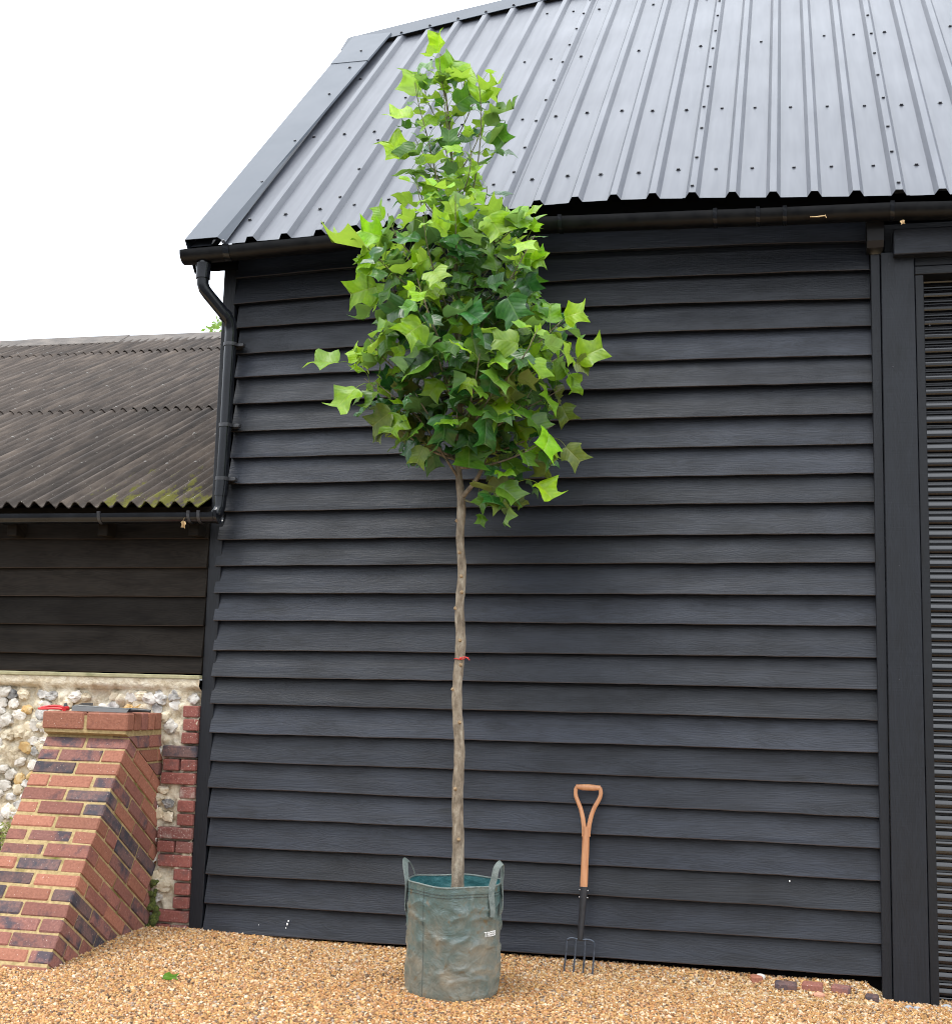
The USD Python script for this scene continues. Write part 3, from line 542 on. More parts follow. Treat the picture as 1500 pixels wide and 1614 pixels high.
Pr = lroof(0., 5.06, .0); put(low, 'back_roof', (np.array([[XL, Pr[1], Pr[2]], [-.09, Pr[1], Pr[2]], [-.09, 10.2, 2.4], [XL, 10.2, 2.4], [XL, Pr[1], Pr[2]-.03], [-.09, Pr[1], Pr[2]-.03], [-.09, 10.2, 2.37], [XL, 10.2, 2.37]]), np.array([[0, 1, 2], [0, 2, 3], [4, 6, 5], [4, 7, 6], [0, 4, 5], [0, 5, 1], [2, 6, 7], [2, 7, 3]])), CORR)
lg = put(low, 'gutter', sweep_x(half_round(.048, -.150, .003), np.linspace(XL, .028, 20), lambda x: (0, 2.214+.0035*x*0)), PVC, smooth=35)
put(lg, 'end_cap', sweep_x([(-.150+.0485*math.cos(q), .0485*math.sin(q)) for q in np.linspace(math.pi, 2*math.pi, 13)]+[(-.101, .006), (-.199, .006)], [.020, .030], lambda x: (0, 2.214)), PVC, smooth=35)
for px in (155, 296, 312, 338):
    x = at(px, 812, 1, -.2)[0]
    o = [(-.150+.0515*math.cos(q), .0515*math.sin(q)) for q in np.linspace(math.pi, 1.93*math.pi, 13)]; ii = [(-.150+.0485*math.cos(q), .0485*math.sin(q)) for q in np.linspace(1.93*math.pi, math.pi, 13)]
    put(lg, 'gutter_clip', sweep_x([(-.206, .016)]+o+ii+[(-.195, .016)], [x-.009, x+.009], lambda q: (0, 2.214)), CLIP if px < 330 else PVC, smooth=35)

# flint wall with a toothed brick quoin against the barn
fw_ = thing('flint_wall', None, None, parent=low)
nx, nz = 330, 110
X, Z = np.meshgrid(np.linspace(XL, -.083, nx*2), np.linspace(-.12, 1.328, nz), indexing='ij')
nn = meshkit.fbm(np.stack([X*9, Z*9, 0*X], -1), 4, 3); band = np.clip((Z-1.262)/.02, 0, 1)
n2_ = meshkit.fbm(np.stack([X*24, Z*24, 0*X+4], -1), 3, 31)
Yw = .030-(.075*(nn-.5)+.055*(n2_-.5))*(1-band)-(.034+.010*(n2_-.5))*band
V = np.stack([X, Yw, Z], -1).reshape(-1, 3); i, j = np.meshgrid(np.arange(nx*2-1), np.arange(nz-1), indexing='ij'); a = (i*nz+j).ravel()
put(fw_, 'mortar', (V, np.vstack([np.column_stack([a, a+nz, a+nz+1]), np.column_stack([a, a+nz+1, a+1])])), LIME, smooth=True)
put(fw_, 'core', box(XL, -.084, .12, .3, -.1, 1.325), VOID)
qz, quoin = [], []
rowsq = [('h',), ('h',), ('h',), ('f',), ('s',), ('f',), ('h',), ('h',), ('h',), ('f',), ('s',), ('f',), ('h',), ('h',), ('h',), ('f',), ('s',)]
rq = random.Random(9)
for i, (k,) in enumerate(rowsq):
    z1 = 1.185-i*.0722; z0 = z1-.060; xr = -.083
    for (xa, xb) in {'h': [(-.172, xr)], 'f': [(-.278, xr)], 's': [(-.278, -.182), (-.170, xr)]}[k]:
        y = .0+rq.uniform(-.004, .006); b = box(xa+rq.uniform(-.004, .004), xb, y-.004, .07, z0+rq.uniform(-.002, .002), z1, .005)
        put(fw_, 'brick', b, OLDBRICKS[1] if rq.random() < .4 else (OLDBRICKS[0] if rq.random() < .75 else BRICKS[3])); quoin.append((xa-.02, z0-.01, z1+.01))
rf = random.Random(21); placed = []; tries = 0; small = []
while tries < 26000 and len(placed) < 900:
    tries += 1
    x = rf.uniform(-2.5, -.10) if rf.random() < .8 else rf.uniform(XL+.1, -2.5); z = rf.uniform(-.02, 1.262)
    toprow = z > 1.19
    if toprow: z = rf.uniform(1.215, 1.238)
    r = (rf.choice([.036, .030, .025]) if tries < 3000 else rf.choice([.027, .022, .018]) if tries < 9000 else rf.choice([.014, .018, .022])) if not toprow else rf.uniform(.024, .034)
    if any(x+r > q[0] and q[1] < z+r and z-r < q[2] for q in quoin): continue
    if x+r > -.09: continue
    if any((x-p[0])**2+(z-p[1])**2 < ((r+p[2])*.86)**2 for p in placed): continue
    placed.append((x, z, r))
vis = sorted(range(len(placed)), key=lambda i: -placed[i][0])
cntf = 0
for o, i in enumerate(vis):
    x, z, r = placed[i]
    b = blob(r*1.12, i, .5, 2, (rf.uniform(.95, 1.4), rf.uniform(.55, .85), rf.uniform(.8, 1.05)), 2.1)
    a = rf.uniform(-.5, .5); c, s = math.cos(a), math.sin(a); v = np.array(b.vertices); v = np.column_stack([c*v[:, 0]-s*v[:, 2], v[:, 1], s*v[:, 0]+c*v[:, 2]])
    if rf.random() < .45: v[:, 1] = np.maximum(v[:, 1], -r*rf.uniform(.35, .6))       # a knapped, flat face
    b = trimesh.Trimesh(v+arr(x, .023, z), b.faces, process=False)
    hidden = -.80 < x < -.33 and z < 1.05
    if cntf < 296 and not hidden and x > -1.25:
        put(fw_, 'flint', b, FLINTS[rf.choices(range(5), [.34, .16, .34, .08, .08])[0]], smooth=20); cntf += 1
    else: small.append(b)
put(fw_, 'flints', cat(small), FLINTS[0], smooth=32, kind='stuff')

# ------------------------------------------------------------------ brick buttress
but = thing('brick_buttress', 'sloping red and purple brick buttress leaning against the flint wall', 'buttress')
BXL, BXR = -.786, -.300
SL = math.radians(57.7); W3 = arr(0, math.cos(SL), math.sin(SL)); N3 = arr(0, -math.sin(SL), math.cos(SL)); U3 = arr(1, 0, 0)   # up the slope, out of the slope
B0 = arr(0, -1.006, -.040); T0 = arr(0, -.336, 1.020); LEN = np.linalg.norm(T0-B0)
G = .0756; J = .0095; nC = 17
mort = m3.Manifold.extrude(m3.CrossSection([[(-1.05+.006, -.125), (.06, -.125), (.06, 1.125), (-.372, 1.125), (-.372, 1.035), (-.331, 1.020), (-1.000+.0, -.040)]]), BXR-BXL-.012)
mv = np.array(mort.to_mesh().vert_properties)[:, :3]; put(but, 'mortar_core', (np.column_stack([mv[:, 2]+BXL+.006, mv[:, 0], mv[:, 1]]), np.array(mort.to_mesh().tri_verts)), MORTAR)
rb = random.Random(33)
def pick(): return BRICKS[rb.choices(range(4), [.24, .32, .33, .11])[0]]
def worn(m, k=.0016):
    v = np.array(m.vertices); return trimesh.Trimesh(v+np.array([[rb.uniform(-k, k) for _ in range(3)] for _ in v]), m.faces, process=False)
def cham(x0, x1, y0, y1, z0, z1, b=.005):
    m = worn(box(x0, x1, y0, y1, z0, z1, b), .0013); return m3.Manifold(m3.Mesh(np.asarray(m.vertices, np.float32), np.asarray(m.faces, np.uint32)))
def tm(man): q = man.to_mesh(); return trimesh.Trimesh(np.array(q.vert_properties)[:, :3], np.array(q.tri_verts), process=False)
Wd = BXR-BXL; st = (Wd-J)/2; hd = (st-J)/2
for c in range(nC):
    s1 = LEN-.008-c*G; s0 = s1-(G-J)
    front = [(0, st, 0), (st+J, Wd, .5)] if c % 2 == 0 else [(0, hd, 0), (hd+J, hd+J+st, 0), (hd+2*J+st, Wd, 1)]
    for (a, b, corner) in front:
        dep = .105 if corner != 1 else .222
        pr_ = rb.uniform(-.003, .003)
        m = frame(B0+U3*BXL, U3, N3, W3, worn(box(a+rb.uniform(-.002, .002), b+(0 if corner else rb.uniform(-.002, .002)), -dep, pr_, s0, s1+rb.uniform(-.002, .002), rb.choice([.004, .006, .008]))))
        put(but, 'brick', m, pick())
    d = .105+J if c % 2 == 0 else .222+J
    # side bricks, laid on beds square to the slope, cut by the wall and the ground
    while d < 1.0:
        l = .222 if rb.random() < .93 else .105
        m = cham(Wd-.105, Wd+rb.uniform(-.002, .003), -d-l, -d, s0, s1)
        Mx = np.column_stack([U3, N3, W3, B0+U3*BXL]); m = m.transform(Mx.astype(np.float64))
        m = m.trim_by_plane((0, -1, 0), -.05).trim_by_plane((0, 0, 1), -.11)
        if not m.is_empty(): put(but, 'brick', tm(m), pick())
        d += l+J
# level bricks above the first sloping bed at the back, then the cap
def level(x0, x1, y0, y1, z0, z1):
    m = cham(x0, x1, y0, y1, z0, z1)
    p = T0-W3*.004; o = float(W3@p)
    m = m.trim_by_plane(tuple(W3), o)
    if not m.is_empty(): put(but, 'brick', tm(m), pick())
for i in range(9):
    z1 = 1.024-i*G; y = -.335 if i % 2 == 0 else -.225
    while y < .05:
        level(BXR-.105, BXR+rb.uniform(-.001, .002), y, min(y+.2135, .05), z1-.0645, z1); y += .2135+J
CY0 = -.381
for (a, b) in ((BXL-.004, BXL+Wd/2-.008), (BXL+Wd/2+.010, BXR+.004)):
    put(but, 'brick', box(a, b, CY0, CY0+.075, 1.052, 1.142, .007), BRICKS[0])
y = CY0+.086
for w in (.068, .066, .068, .066): put(but, 'brick', box(BXR-.225, BXR+.004, y, y+w-.002, 1.052, 1.142, .005), BRICKS[rb.choice([0, 1])]); put(but, 'brick', box(BXL-.004, BXR-.236, y, y+w-.002, 1.052, 1.142, .005), BRICKS[0]); y += w+.010
MOSS = noise_mat('green_moss', [(.35, (.035, .05, .008)), (.7, (.12, .14, .02))], 90, rough=.95, bump=.8, bscale=200)
ms_ = []
for i in range(26):
    t = rb.random(); yy = .0-.03*rb.random(); z = .0+.26*rb.random()**2
    b = blob(rb.uniform(.01, .028), 600+i, .4, 1, (1, .6, 1)); b.apply_translation([BXR+.012+rb.uniform(-.01, .03), yy, z]); ms_.append(b)
put(but, 'moss', cat(ms_), MOSS, smooth=True, kind='stuff')

# ------------------------------------------------------------------ planting bag
BC = arr(1.531, -.612); ZB, ZR = -.074, .435
BAG = mat('dirty_green_woven_plastic', {
    'g': ('geometry', {}), 'n': ('noise_texture', {'scale': 6, 'detail': 6, 'roughness': .65, 'distortion': .6}),
    'r': ('rgb_ramp', {'ramp': [(.28, (.038, .072, .068)), (.44, (.070, .094, .084)), (.56, (.110, .116, .096)), (.74, (.19, .165, .12))]}),
    'sep': ('separate_xyz', {}), 'hz': ('map_range', {'from_min': -.05, 'from_max': .42, 'to_min': .06, 'to_max': -.07}), 'ad': ('math', {'math_type': 'add'}),
    'n2': ('noise_texture', {'scale': 16, 'detail': 5, 'distortion': 1.0}), 'st': ('map_range', {'from_min': .60, 'from_max': .70, 'to_min': 0, 'to_max': .8}), 'mx': ('mix_color', {'b': (.085, .055, .022)}),
    'n3': ('noise_texture', {'scale': 11, 'detail': 5, 'roughness': .6, 'distortion': 1.8}), 'w': ('wave_texture', {'scale': 90, 'distortion': .4}), 'bh': ('math', {'math_type': 'multiply_add', 'value1': .0, 'value2': .05}),
    'b': ('bump', {'strength': .32, 'distance': .025}), 'rr': ('map_range', {'from_min': .3, 'from_max': .7, 'to_min': .15, 'to_max': .34}), 'p': ('principled_bsdf', {'specular_ior_level': .7})},
    [('g.position', 'n.vector'), ('g.position', 'sep.vector'), ('sep.z', 'hz.value'), ('hz.result', 'ad.value1'), ('n.fac', 'ad.value2'), ('ad.value', 'r.fac'), ('g.position', 'n2.vector'), ('n2.fac', 'st.value'), ('st.result', 'mx.fac'), ('r.color', 'mx.a'), ('mx.result', 'p.base_color'),
     ('g.position', 'n3.vector'), ('n3.fac', 'b.height'), ('b.normal', 'p.normal'), ('n2.fac', 'rr.value'), ('rr.result', 'p.roughness')])
WEB = noise_mat('green_grey_webbing', [(.3, (.075, .098, .09)), (.7, (.16, .185, .17))], 30, rough=.6, bump=.3, bscale=200)
LINER = noise_mat('teal_bag_lining', [(.3, (.012, .060, .066)), (.7, (.035, .125, .13))], 12, rough=.4, bump=.5, bscale=20, dist=.02)
bag = thing('planting_bag', 'dirty green woven plastic planting bag standing on the gravel', 'bag', (BC[0], BC[1], ZB))
def bag_r(th, t):
    P = np.stack([np.cos(th)*2.2, np.sin(th)*2.2, t*3.0+0*th], -1)
    cr = meshkit.fbm(P*1.3, 3, 11)-.5; fold = (1-np.abs(2*meshkit.noise(P*arr(1.2, 1.2, 2.6)+5, 17)-1))**9
    w = np.clip(t*6, 0, 1)*np.clip((1-t)*7, .15, 1)
    return .2095+.008*t+w*(.014*cr+.010*(fold-.12))-.010*np.clip(1-t*14, 0, 1)+.004*np.sin(3*th+1)*t-.004*np.clip((.06-np.abs(t-.93))/.02, 0, 1)*0
def bag_shell(inner):
    nt, nh = 120, 56; th = np.arange(nt)*2*math.pi/nt; V = []
    for k in range(nh+1):
        t = k/nh; r = bag_r(th, np.full(nt, t))-(.004 if inner else 0)
        z = ZB+(ZR-ZB)*t+(.003*np.sin(2*th+.6)+.003*np.sin(5*th))*t
        z = z+(.006*np.clip(np.sin(4*th+2), 0, 1)*np.clip(1-t*8, 0, 1))
        V.append(np.column_stack([BC[0]+r*np.cos(th), BC[1]+r*np.sin(th), z]))
    V = np.concatenate(V); F = []
    for k in range(nh):
        for j in range(nt):
            a, b = k*nt+j, k*nt+(j+1) % nt; q = [[a, b, b+nt], [a, b+nt, a+nt]]; F += q if not inner else [x[::-1] for x in q]
    return V, np.array(F)
put(bag, 'bag_wall', bag_shell(False), BAG, smooth=True)
put(bag, 'lining', bag_shell(True), LINER, smooth=True)
thr = np.arange(121)*2*math.pi/120
rim = np.column_stack([BC[0]+(bag_r(thr, np.ones(121))-.002)*np.cos(thr), BC[1]+(bag_r(thr, np.ones(121))-.002)*np.sin(thr), ZR+.003*np.sin(2*thr+.6)+.003*np.sin(5*thr)])
put(bag, 'rim_hem', tube(rim, .0042, 6, cap=False), WEB, smooth=True)
stt = []
for zq in (.94, .915):
    for k in range(150):
        th = -math.pi/2-1.5+k*.02; r = float(bag_r(np.array([th]), np.array([zq]))[0])+.0012; stt.append(box(-.0018, .0018, -.0008, .0008, -.0009, .0009).apply_transform(trimesh.transformations.translation_matrix([BC[0]+r*math.cos(th), BC[1]+r*math.sin(th), ZB+(ZR-ZB)*zq+(.003*math.sin(2*th+.6)+.003*math.sin(5*th))*zq])))
put(bag, 'stitching', cat(stt), noise_mat('dark_stitch', [(.3, (.02, .03, .03)), (.7, (.05, .06, .055))], 90, rough=.8), kind='stuff')
soil = blob(.2, 5, .08, 3, (1, 1, .12), 3); soil.apply_translation([BC[0], BC[1], .30]); put(bag, 'soil', soil, noise_mat('dark_compost', [(.3, (.012, .009, .006)), (.7, (.05, .035, .022))], 60, rough=.95, bump=1, bscale=120), smooth=True)
ths = -math.pi/2-.42; zse = np.linspace(ZB+.02, ZR-.01, 30); rse = bag_r(np.full(30, ths), (zse-ZB)/(ZR-ZB))-.0002
put(bag, 'seam', tube(np.column_stack([BC[0]+rse*math.cos(ths), BC[1]+rse*math.sin(ths), zse]), .0014, 5), '/World/Looks/dark_stitch')
def ribbon(path, wdir, w, t=.003):
    P = np.asarray(path, float); k = len(P); wd = np.asarray(wdir, float)
    if wd.ndim == 1: wd = np.repeat(wd[None], k, 0)
    wd /= np.linalg.norm(wd, axis=1)[:, None]; T = np.gradient(P, axis=0); T /= np.linalg.norm(T, axis=1)[:, None]; Nn = np.cross(T, wd); Nn /= np.linalg.norm(Nn, axis=1)[:, None]
    S = np.stack([P-wd*w/2-Nn*t/2, P+wd*w/2-Nn*t/2, P+wd*w/2+Nn*t/2, P-wd*w/2+Nn*t/2], 1).reshape(-1, 3); F = []
    for i in range(k-1):
        for j in range(4):
            a, b = i*4+j, i*4+(j+1) % 4; F += [[a, b, b+4], [a, b+4, a+4]]
    F += [[0, 2, 1], [0, 3, 2], [4*k-4, 4*k-3, 4*k-2], [4*k-4, 4*k-2, 4*k-1]]
    return S, np.array(F)
def spline(pts, n):
    from scipy.interpolate import CubicSpline
    p = np.asarray(pts, float); s = np.concatenate([[0], np.cumsum(np.linalg.norm(np.diff(p, axis=0), axis=1))]); return CubicSpline(s, p)(np.linspace(0, s[-1], n))
# two webbing loops sewn to the wall of the bag, one at each side
for side, legs in ((1, (-.47, -.08)), (-1, (math.pi+.34, math.pi-.34))):
    pts = []
    a, b = legs
    def on(th, z, e=.008): r = float(bag_r(np.array([th]), np.array([np.clip((z-ZB)/(ZR-ZB), 0, 1)]))[0])+e; return [BC[0]+r*math.cos(th), BC[1]+r*math.sin(th), z]
    hi = .535 if side > 0 else .515
    m_ = (a+b)/2
    pts = [on(a, .30), on(a, .37), on(a, .43, .006), on(a+.10*(b-a), .47, .012), on(a+.28*(b-a), hi-.012, .018), on(m_, hi, .022), on(a+.74*(b-a), hi-.014, .016), on(a+.92*(b-a), .47, .010), on(b, .43, .006), on(b, .37), on(b, .30)]
    sp = spline(pts, 46); tang = np.stack([np.gradient(sp[:, 0]), np.gradient(sp[:, 1]), np.gradient(sp[:, 2])], 1)
    rad = np.column_stack([sp[:, 0]-BC[0], sp[:, 1]-BC[1], 0*sp[:, 2]]); rad /= np.linalg.norm(rad, axis=1)[:, None]
    wd = np.cross(tang/np.linalg.norm(tang, axis=1)[:, None], rad)
    tw = np.sin(np.linspace(0, math.pi, 46))[:, None]*.9; wd = wd*(1-tw*.45)+rad*tw*.8
    put(bag, 'carry_handle', ribbon(sp, wd, .029, .004), WEB, smooth=30)
# printed lettering running round the right side of the bag
txt = meshkit.text_mesh('TREEB', .021, .0012, bold=True); tv = np.array(txt.vertices); th0 = math.atan2(at(773, 1474, 1, -.6)[1]-BC[1], at(773, 1474, 1, -.6)[0]-BC[0])
th0 = -.62
th = th0+tv[:, 0]/.225*1.0; zt = .215+tv[:, 1]; rr_ = bag_r(th, (zt-ZB)/(ZR-ZB))+.001+tv[:, 2]
put(bag, 'printed_lettering', (np.column_stack([BC[0]+rr_*np.cos(th), BC[1]+rr_*np.sin(th), zt]), np.array(txt.faces)), noise_mat('white_print', [(.3, (.62, .64, .62)), (.7, (.8, .8, .78))], 60, rough=.5))

# ------------------------------------------------------------------ tree
tree = thing('young_tree', 'young tulip tree with bare straight stem and lobed green leaves in the bag', 'tree', (BC[0], BC[1], ZB))
TY = BC[1]
tp = [(721, 1420, 10.5), (721, 1395, 10.2), (722, 1320, 9.2), (721, 1250, 8.8), (724, 1180, 8.3), (720, 1110, 8.0), (722, 1060, 7.8), (726, 1010, 8.2), (724, 960, 7.2), (728, 900, 7.0), (725, 850, 6.5), (727, 790, 7.0), (723, 750, 5.6), (722, 715, 5.2), (724, 640, 4.6), (722, 560, 4.2), (723, 500, 3.8), (718, 420, 3.2), (716, 330, 2.6), (712, 250, 2.2), (706, 180, 1.8), (700, 130, 1.4), (694, 85, 1.0)]
sp = spline([list(at(x, y, 1, TY))+[r*6.2/FPX] for x, y, r in tp], 110); lead = sp[:, :3]; lr = sp[:, 3]*1.0
lr = lr*(1+.05*np.sin(np.arange(110)*1.9))
BARK = noise_mat('pale_brown_bark', [(.28, (.075, .055, .035)), (.5, (.19, .15, .105)), (.74, (.34, .30, .23))], 34, rough=.85, stretch=(1, 1, .4), bump=.9, bscale=80, dist=.010)
put(tree, 'trunk', tube(lead, lr, 14), BARK, smooth=True)
CUT = noise_mat('healed_branch_cut', [(.3, (.16, .10, .05)), (.7, (.36, .26, .15))], 90, rough=.9)
for (x, y, sd) in ((717, 1245, -.2), (728, 1146, .5), (715, 1085, -.7), (729, 1056, .6), (724, 1010, .1), (718, 958, -.8), (728, 940, .5), (724, 906, .1), (722, 877, -.2), (717, 826, -.9), (724, 1330, .3)):
    c = at(x, y, 1, TY); i = int(np.argmin(np.abs(lead[:, 2]-c[2]))); d = arr(sd, -math.sqrt(max(.05, 1-sd*sd)), .35); d /= np.linalg.norm(d)
    put(tree, 'branch_stub', tube([lead[i]+d*lr[i]*.5, lead[i]+d*(lr[i]+.003), lead[i]+d*(lr[i]+.0075)], [.0105, .0085, .0062], 9), CUT, smooth=40)
TWIG = noise_mat('green_brown_twig', [(.3, (.07, .06, .03)), (.7, (.16, .15, .06))], 40, rough=.7)
rt = random.Random(77); nr = np.random.default_rng(77)

# leaf: four-lobed with a notched tip, folded along the midrib
HALF = [(0, 0), (.10, -.035), (.26, -.01), (.42, .10), (.58, .31), (.465, .40), (.395, .51), (.38, .62), (.42, .77), (.52, .95), (.35, .885), (.16, .81), (0, .74)]
def leaf(size, axis, normal, base, fold, curl, wav, seed, petiole=None):
    """triangles of a leaf whose base is at base, growing along axis, with its petiole running back to the point petiole"""
    a = axis/np.linalg.norm(axis); n = normal-a*(normal@a); n /= np.linalg.norm(n); s = np.cross(a, n)
    V, UV, F = [], [], []
    k = len(HALF); r2 = random.Random(seed); jw = r2.uniform(.88, 1.12); tip = r2.uniform(-.06, .06)
    for sg in (1, -1):
        o = len(V); asym = r2.uniform(.92, 1.08)
        for (x, y) in HALF:
            my = min(max(y*.86, 0), .77)
            for f in (0, .5, 1.0):
                px = x*f*jw*asym; py = my+(y-my)*f
                z = fold*px-.55*curl*py*py-(.9*abs(curl)+.35)*px*px*.55+wav*math.sin(9*py+3*sg+seed)*px*.30
                V.append((sg*px, py, z)); UV.append((sg*x*f, y*f+my*(1-f)))
        for i in range(k-1):
            for j in range(2):
                p = o+i*3+j; q = [[p, p+1, p+4], [p, p+4, p+3]]; F += q if sg > 0 else [t[::-1] for t in q]
    V = np.array(V); V[:, 1] *= 1.0
    W = base+size*(V[:, :1]*s+V[:, 1:2]*a+V[:, 2:3]*n)
    F = np.array(F); UV = np.array(UV)
    if petiole is not None:
        mid = (base+petiole)/2+arr(0, 0, .012)+n*.004; t = tube(spline([petiole, mid, base], 6), [.0017, .0014, .0012, .0012, .0012, .0013], 4, cap=False)
        F = np.vstack([F, np.array(t.faces)+len(W)]); W = np.vstack([W, t.vertices]); UV = np.vstack([UV, np.tile([0, .2], (len(t.vertices), 1))])
    return W, F, UV
def leaf_mat(name, a, b, back, vein, trans, rough):
    N = {'uv': ('attribute', {'attribute': 'st'}), 'g': ('geometry', {}), 'oi': ('object_info', {}), 'n': ('noise_texture', {'scale': 35, 'detail': 4}), 'r': ('rgb_ramp', {'ramp': [(.3, a), (.7, b)]}),
         'sep': ('separate_xyz', {}), 'ab': ('math', {'math_type': 'absolute'}), 'mid': ('map_range', {'from_min': .008, 'from_max': .03, 'to_min': .45, 'to_max': 0}),
         'vv': ('math', {'math_type': 'multiply_add', 'value2': -.75}), 'sc': ('math', {'math_type': 'multiply', 'value2': 6.5}), 'fr': ('math', {'math_type': 'fraction'}), 'pp': ('math', {'math_type': 'pingpong', 'value2': .5}),
         'sv': ('map_range', {'from_min': .03, 'from_max': .10, 'to_min': .13, 'to_max': 0}), 'mxv': ('math', {'math_type': 'maximum'}), 'mx': ('mix_color', {'b': vein}),
         'mr': ('map_range', {'to_min': .66, 'to_max': 1.30}), 'mh': ('map_range', {'to_min': .485, 'to_max': .513}), 'wn': ('white_noise_texture', {'dimensions': '1D'}), 'h': ('hsv', {}), 'mb': ('mix_color', {'b': back}), 'bf': ('math', {'math_type': 'multiply', 'value2': .7}),
         'b': ('bump', {'strength': .25, 'distance': .003, 'invert': True}), 'p': ('principled_bsdf', {'roughness': rough, 'specular_ior_level': .5}), 't': ('translucent_bsdf', {}), 'ms': ('mix_closure', {'fac': trans})}
    L = [('g.position', 'n.vector'), ('n.fac', 'r.fac'), ('uv.vector', 'sep.vector'), ('sep.x', 'ab.value1'), ('ab.value', 'mid.value'), ('ab.value', 'vv.value1'), ('sep.y', 'vv.value3'), ('vv.value', 'sc.value1'), ('sc.value', 'fr.value1'), ('fr.value', 'pp.value1'),
         ('pp.value', 'sv.value'), ('mid.result', 'mxv.value1'), ('sv.result', 'mxv.value2'), ('mxv.value', 'mx.fac'), ('r.color', 'mx.a'), ('oi.random', 'mr.value'), ('oi.random', 'wn.w'), ('wn.value', 'mh.value'), ('mh.result', 'h.hue'), ('mr.result', 'h.value'), ('mx.result', 'h.color'),
         ('h.color', 'mb.a'), ('g.backfacing', 'bf.value1'), ('bf.value', 'mb.fac'), ('mb.result', 'p.base_color'), ('mb.result', 't.color'), ('mxv.value', 'b.height'), ('b.normal', 'p.normal'), ('p.BSDF', 'ms.closure1'), ('t.BSDF', 'ms.closure2')]
    return mat(name, N, L, 'ms.closure')
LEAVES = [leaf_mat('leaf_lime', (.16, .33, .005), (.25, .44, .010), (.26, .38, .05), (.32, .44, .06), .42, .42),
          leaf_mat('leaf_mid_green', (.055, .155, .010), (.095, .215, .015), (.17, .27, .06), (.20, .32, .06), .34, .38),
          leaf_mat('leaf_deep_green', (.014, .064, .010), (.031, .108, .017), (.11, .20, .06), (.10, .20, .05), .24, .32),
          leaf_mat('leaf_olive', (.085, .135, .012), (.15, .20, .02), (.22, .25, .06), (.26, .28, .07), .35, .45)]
ROWS = [(45, 682, 704), (75, 676, 708), (90, 668, 730), (112, 646, 788), (150, 612, 815), (190, 606, 808), (240, 612, 800), (272, 640, 775), (310, 640, 790), (335, 600, 835), (380, 540, 850), (420, 556, 850), (450, 550, 846), (480, 550, 885), (505, 560, 915), (540, 560, 915), (575, 560, 905), (610, 565, 895), (650, 570, 895), (690, 600, 895), (715, 640, 895), (740, 660, 840), (760, 740, 850), (800, 750, 840)]
RYs = np.array(ROWS, float)
def inside(px, py, grow=0):
    if py < 60 or py > 800: return False
    return np.interp(py, RYs[:, 0], RYs[:, 1])-grow < px < np.interp(py, RYs[:, 0], RYs[:, 2])+grow
made = []       # (position px, size, mesh, material)
def add_leaf(base, axis, normal, size, tone, pet, seed, fold=None, curl=None):
    W, F, UV = leaf(size, axis, normal, base, rt.uniform(.05, .85) if fold is None else fold, rt.uniform(-.1, 1.0) if curl is None else curl, rt.uniform(.2, 1.3), seed, pet)
    made.append((W, F, UV, tone, size))
branches = []
def leadpt(z): i = int(np.argmin(np.abs(lead[:, 2]-z))); return lead[i], lr[i]
zs_b = list(np.linspace(2.40, 3.45, 26))+list(np.linspace(3.5, 4.25, 13))
az = 0.4
for bi, zb in enumerate(zs_b):
    az += 2.39996+rt.uniform(-.3, .3); p0, r0 = leadpt(zb)
    f = (zb-2.34)/1.9
    L0 = (.30+.34*math.sin(math.pi*min(1, f*1.35+.18)) if f < .55 else .34*(1-f)+.16)*rt.uniform(.8, 1.15)
    el = math.radians(rt.uniform(18, 42)+22*f); d = arr(math.cos(az)*math.cos(el), math.sin(az)*math.cos(el)*.95, math.sin(el))
    pts = [p0, p0+d*L0*.35+arr(0, 0, .01), p0+d*L0*.7+arr(0, 0, .05*rt.random()), p0+d*L0+arr(0, 0, .10)]
    # keep the branch inside the crown's outline
    e = proj(pts[-1])[0]
    for _ in range(14):
        if inside(*e, 0): break
        pts = [p0+(q-p0)*.9 for q in pts]; e = proj(pts[-1])[0]
    branches.append((spline(pts, 16), r0*.55, f))
# the low forked limb on the right and its drooping shoot, and the small one on the left
limb = [lead[int(np.argmin(np.abs(lead[:, 2]-at(727, 788, 1, TY)[2])))], at(744, 765, 1, TY-.03), at(758, 742, 1, TY-.05), at(768, 715, 1, TY-.06), at(790, 690, 1, TY-.06), at(815, 655, 1, TY-.07), at(840, 610, 1, TY-.05)]
branches.append((spline(limb, 24), .0125, .1))
branches.append((spline([at(731, 787, 1, TY), at(745, 792, 1, TY-.05), at(765, 790, 1, TY-.09), at(795, 768, 1, TY-.12), at(815, 757, 1, TY-.13)], 16), .005, .1))
branches.append((spline([at(722, 752, 1, TY), at(706, 728, 1, TY-.04), at(690, 702, 1, TY-.06), at(670, 672, 1, TY-.1), at(640, 640, 1, TY-.12)], 16), .0075, .1))
branches.append((spline([at(766, 712, 1, TY-.06), at(763, 690, 1, TY-.05), at(770, 640, 1, TY-.03), at(790, 560, 1, TY-.05), at(805, 480, 1, TY-.08), at(812, 400, 1, TY-.1)], 24), .006, .3))
branches.append((spline([at(718, 400, 1, TY), at(745, 300, 1, TY-.05), at(756, 230, 1, TY-.06), at(758, 170, 1, TY-.06), at(752, 118, 1, TY-.06)], 22), .005, .8))
branches.append((spline([at(714, 380, 1, TY), at(690, 290, 1, TY-.04), at(672, 210, 1, TY-.05), at(660, 165, 1, TY-.05), at(654, 130, 1, TY-.05)], 22), .005, .8))
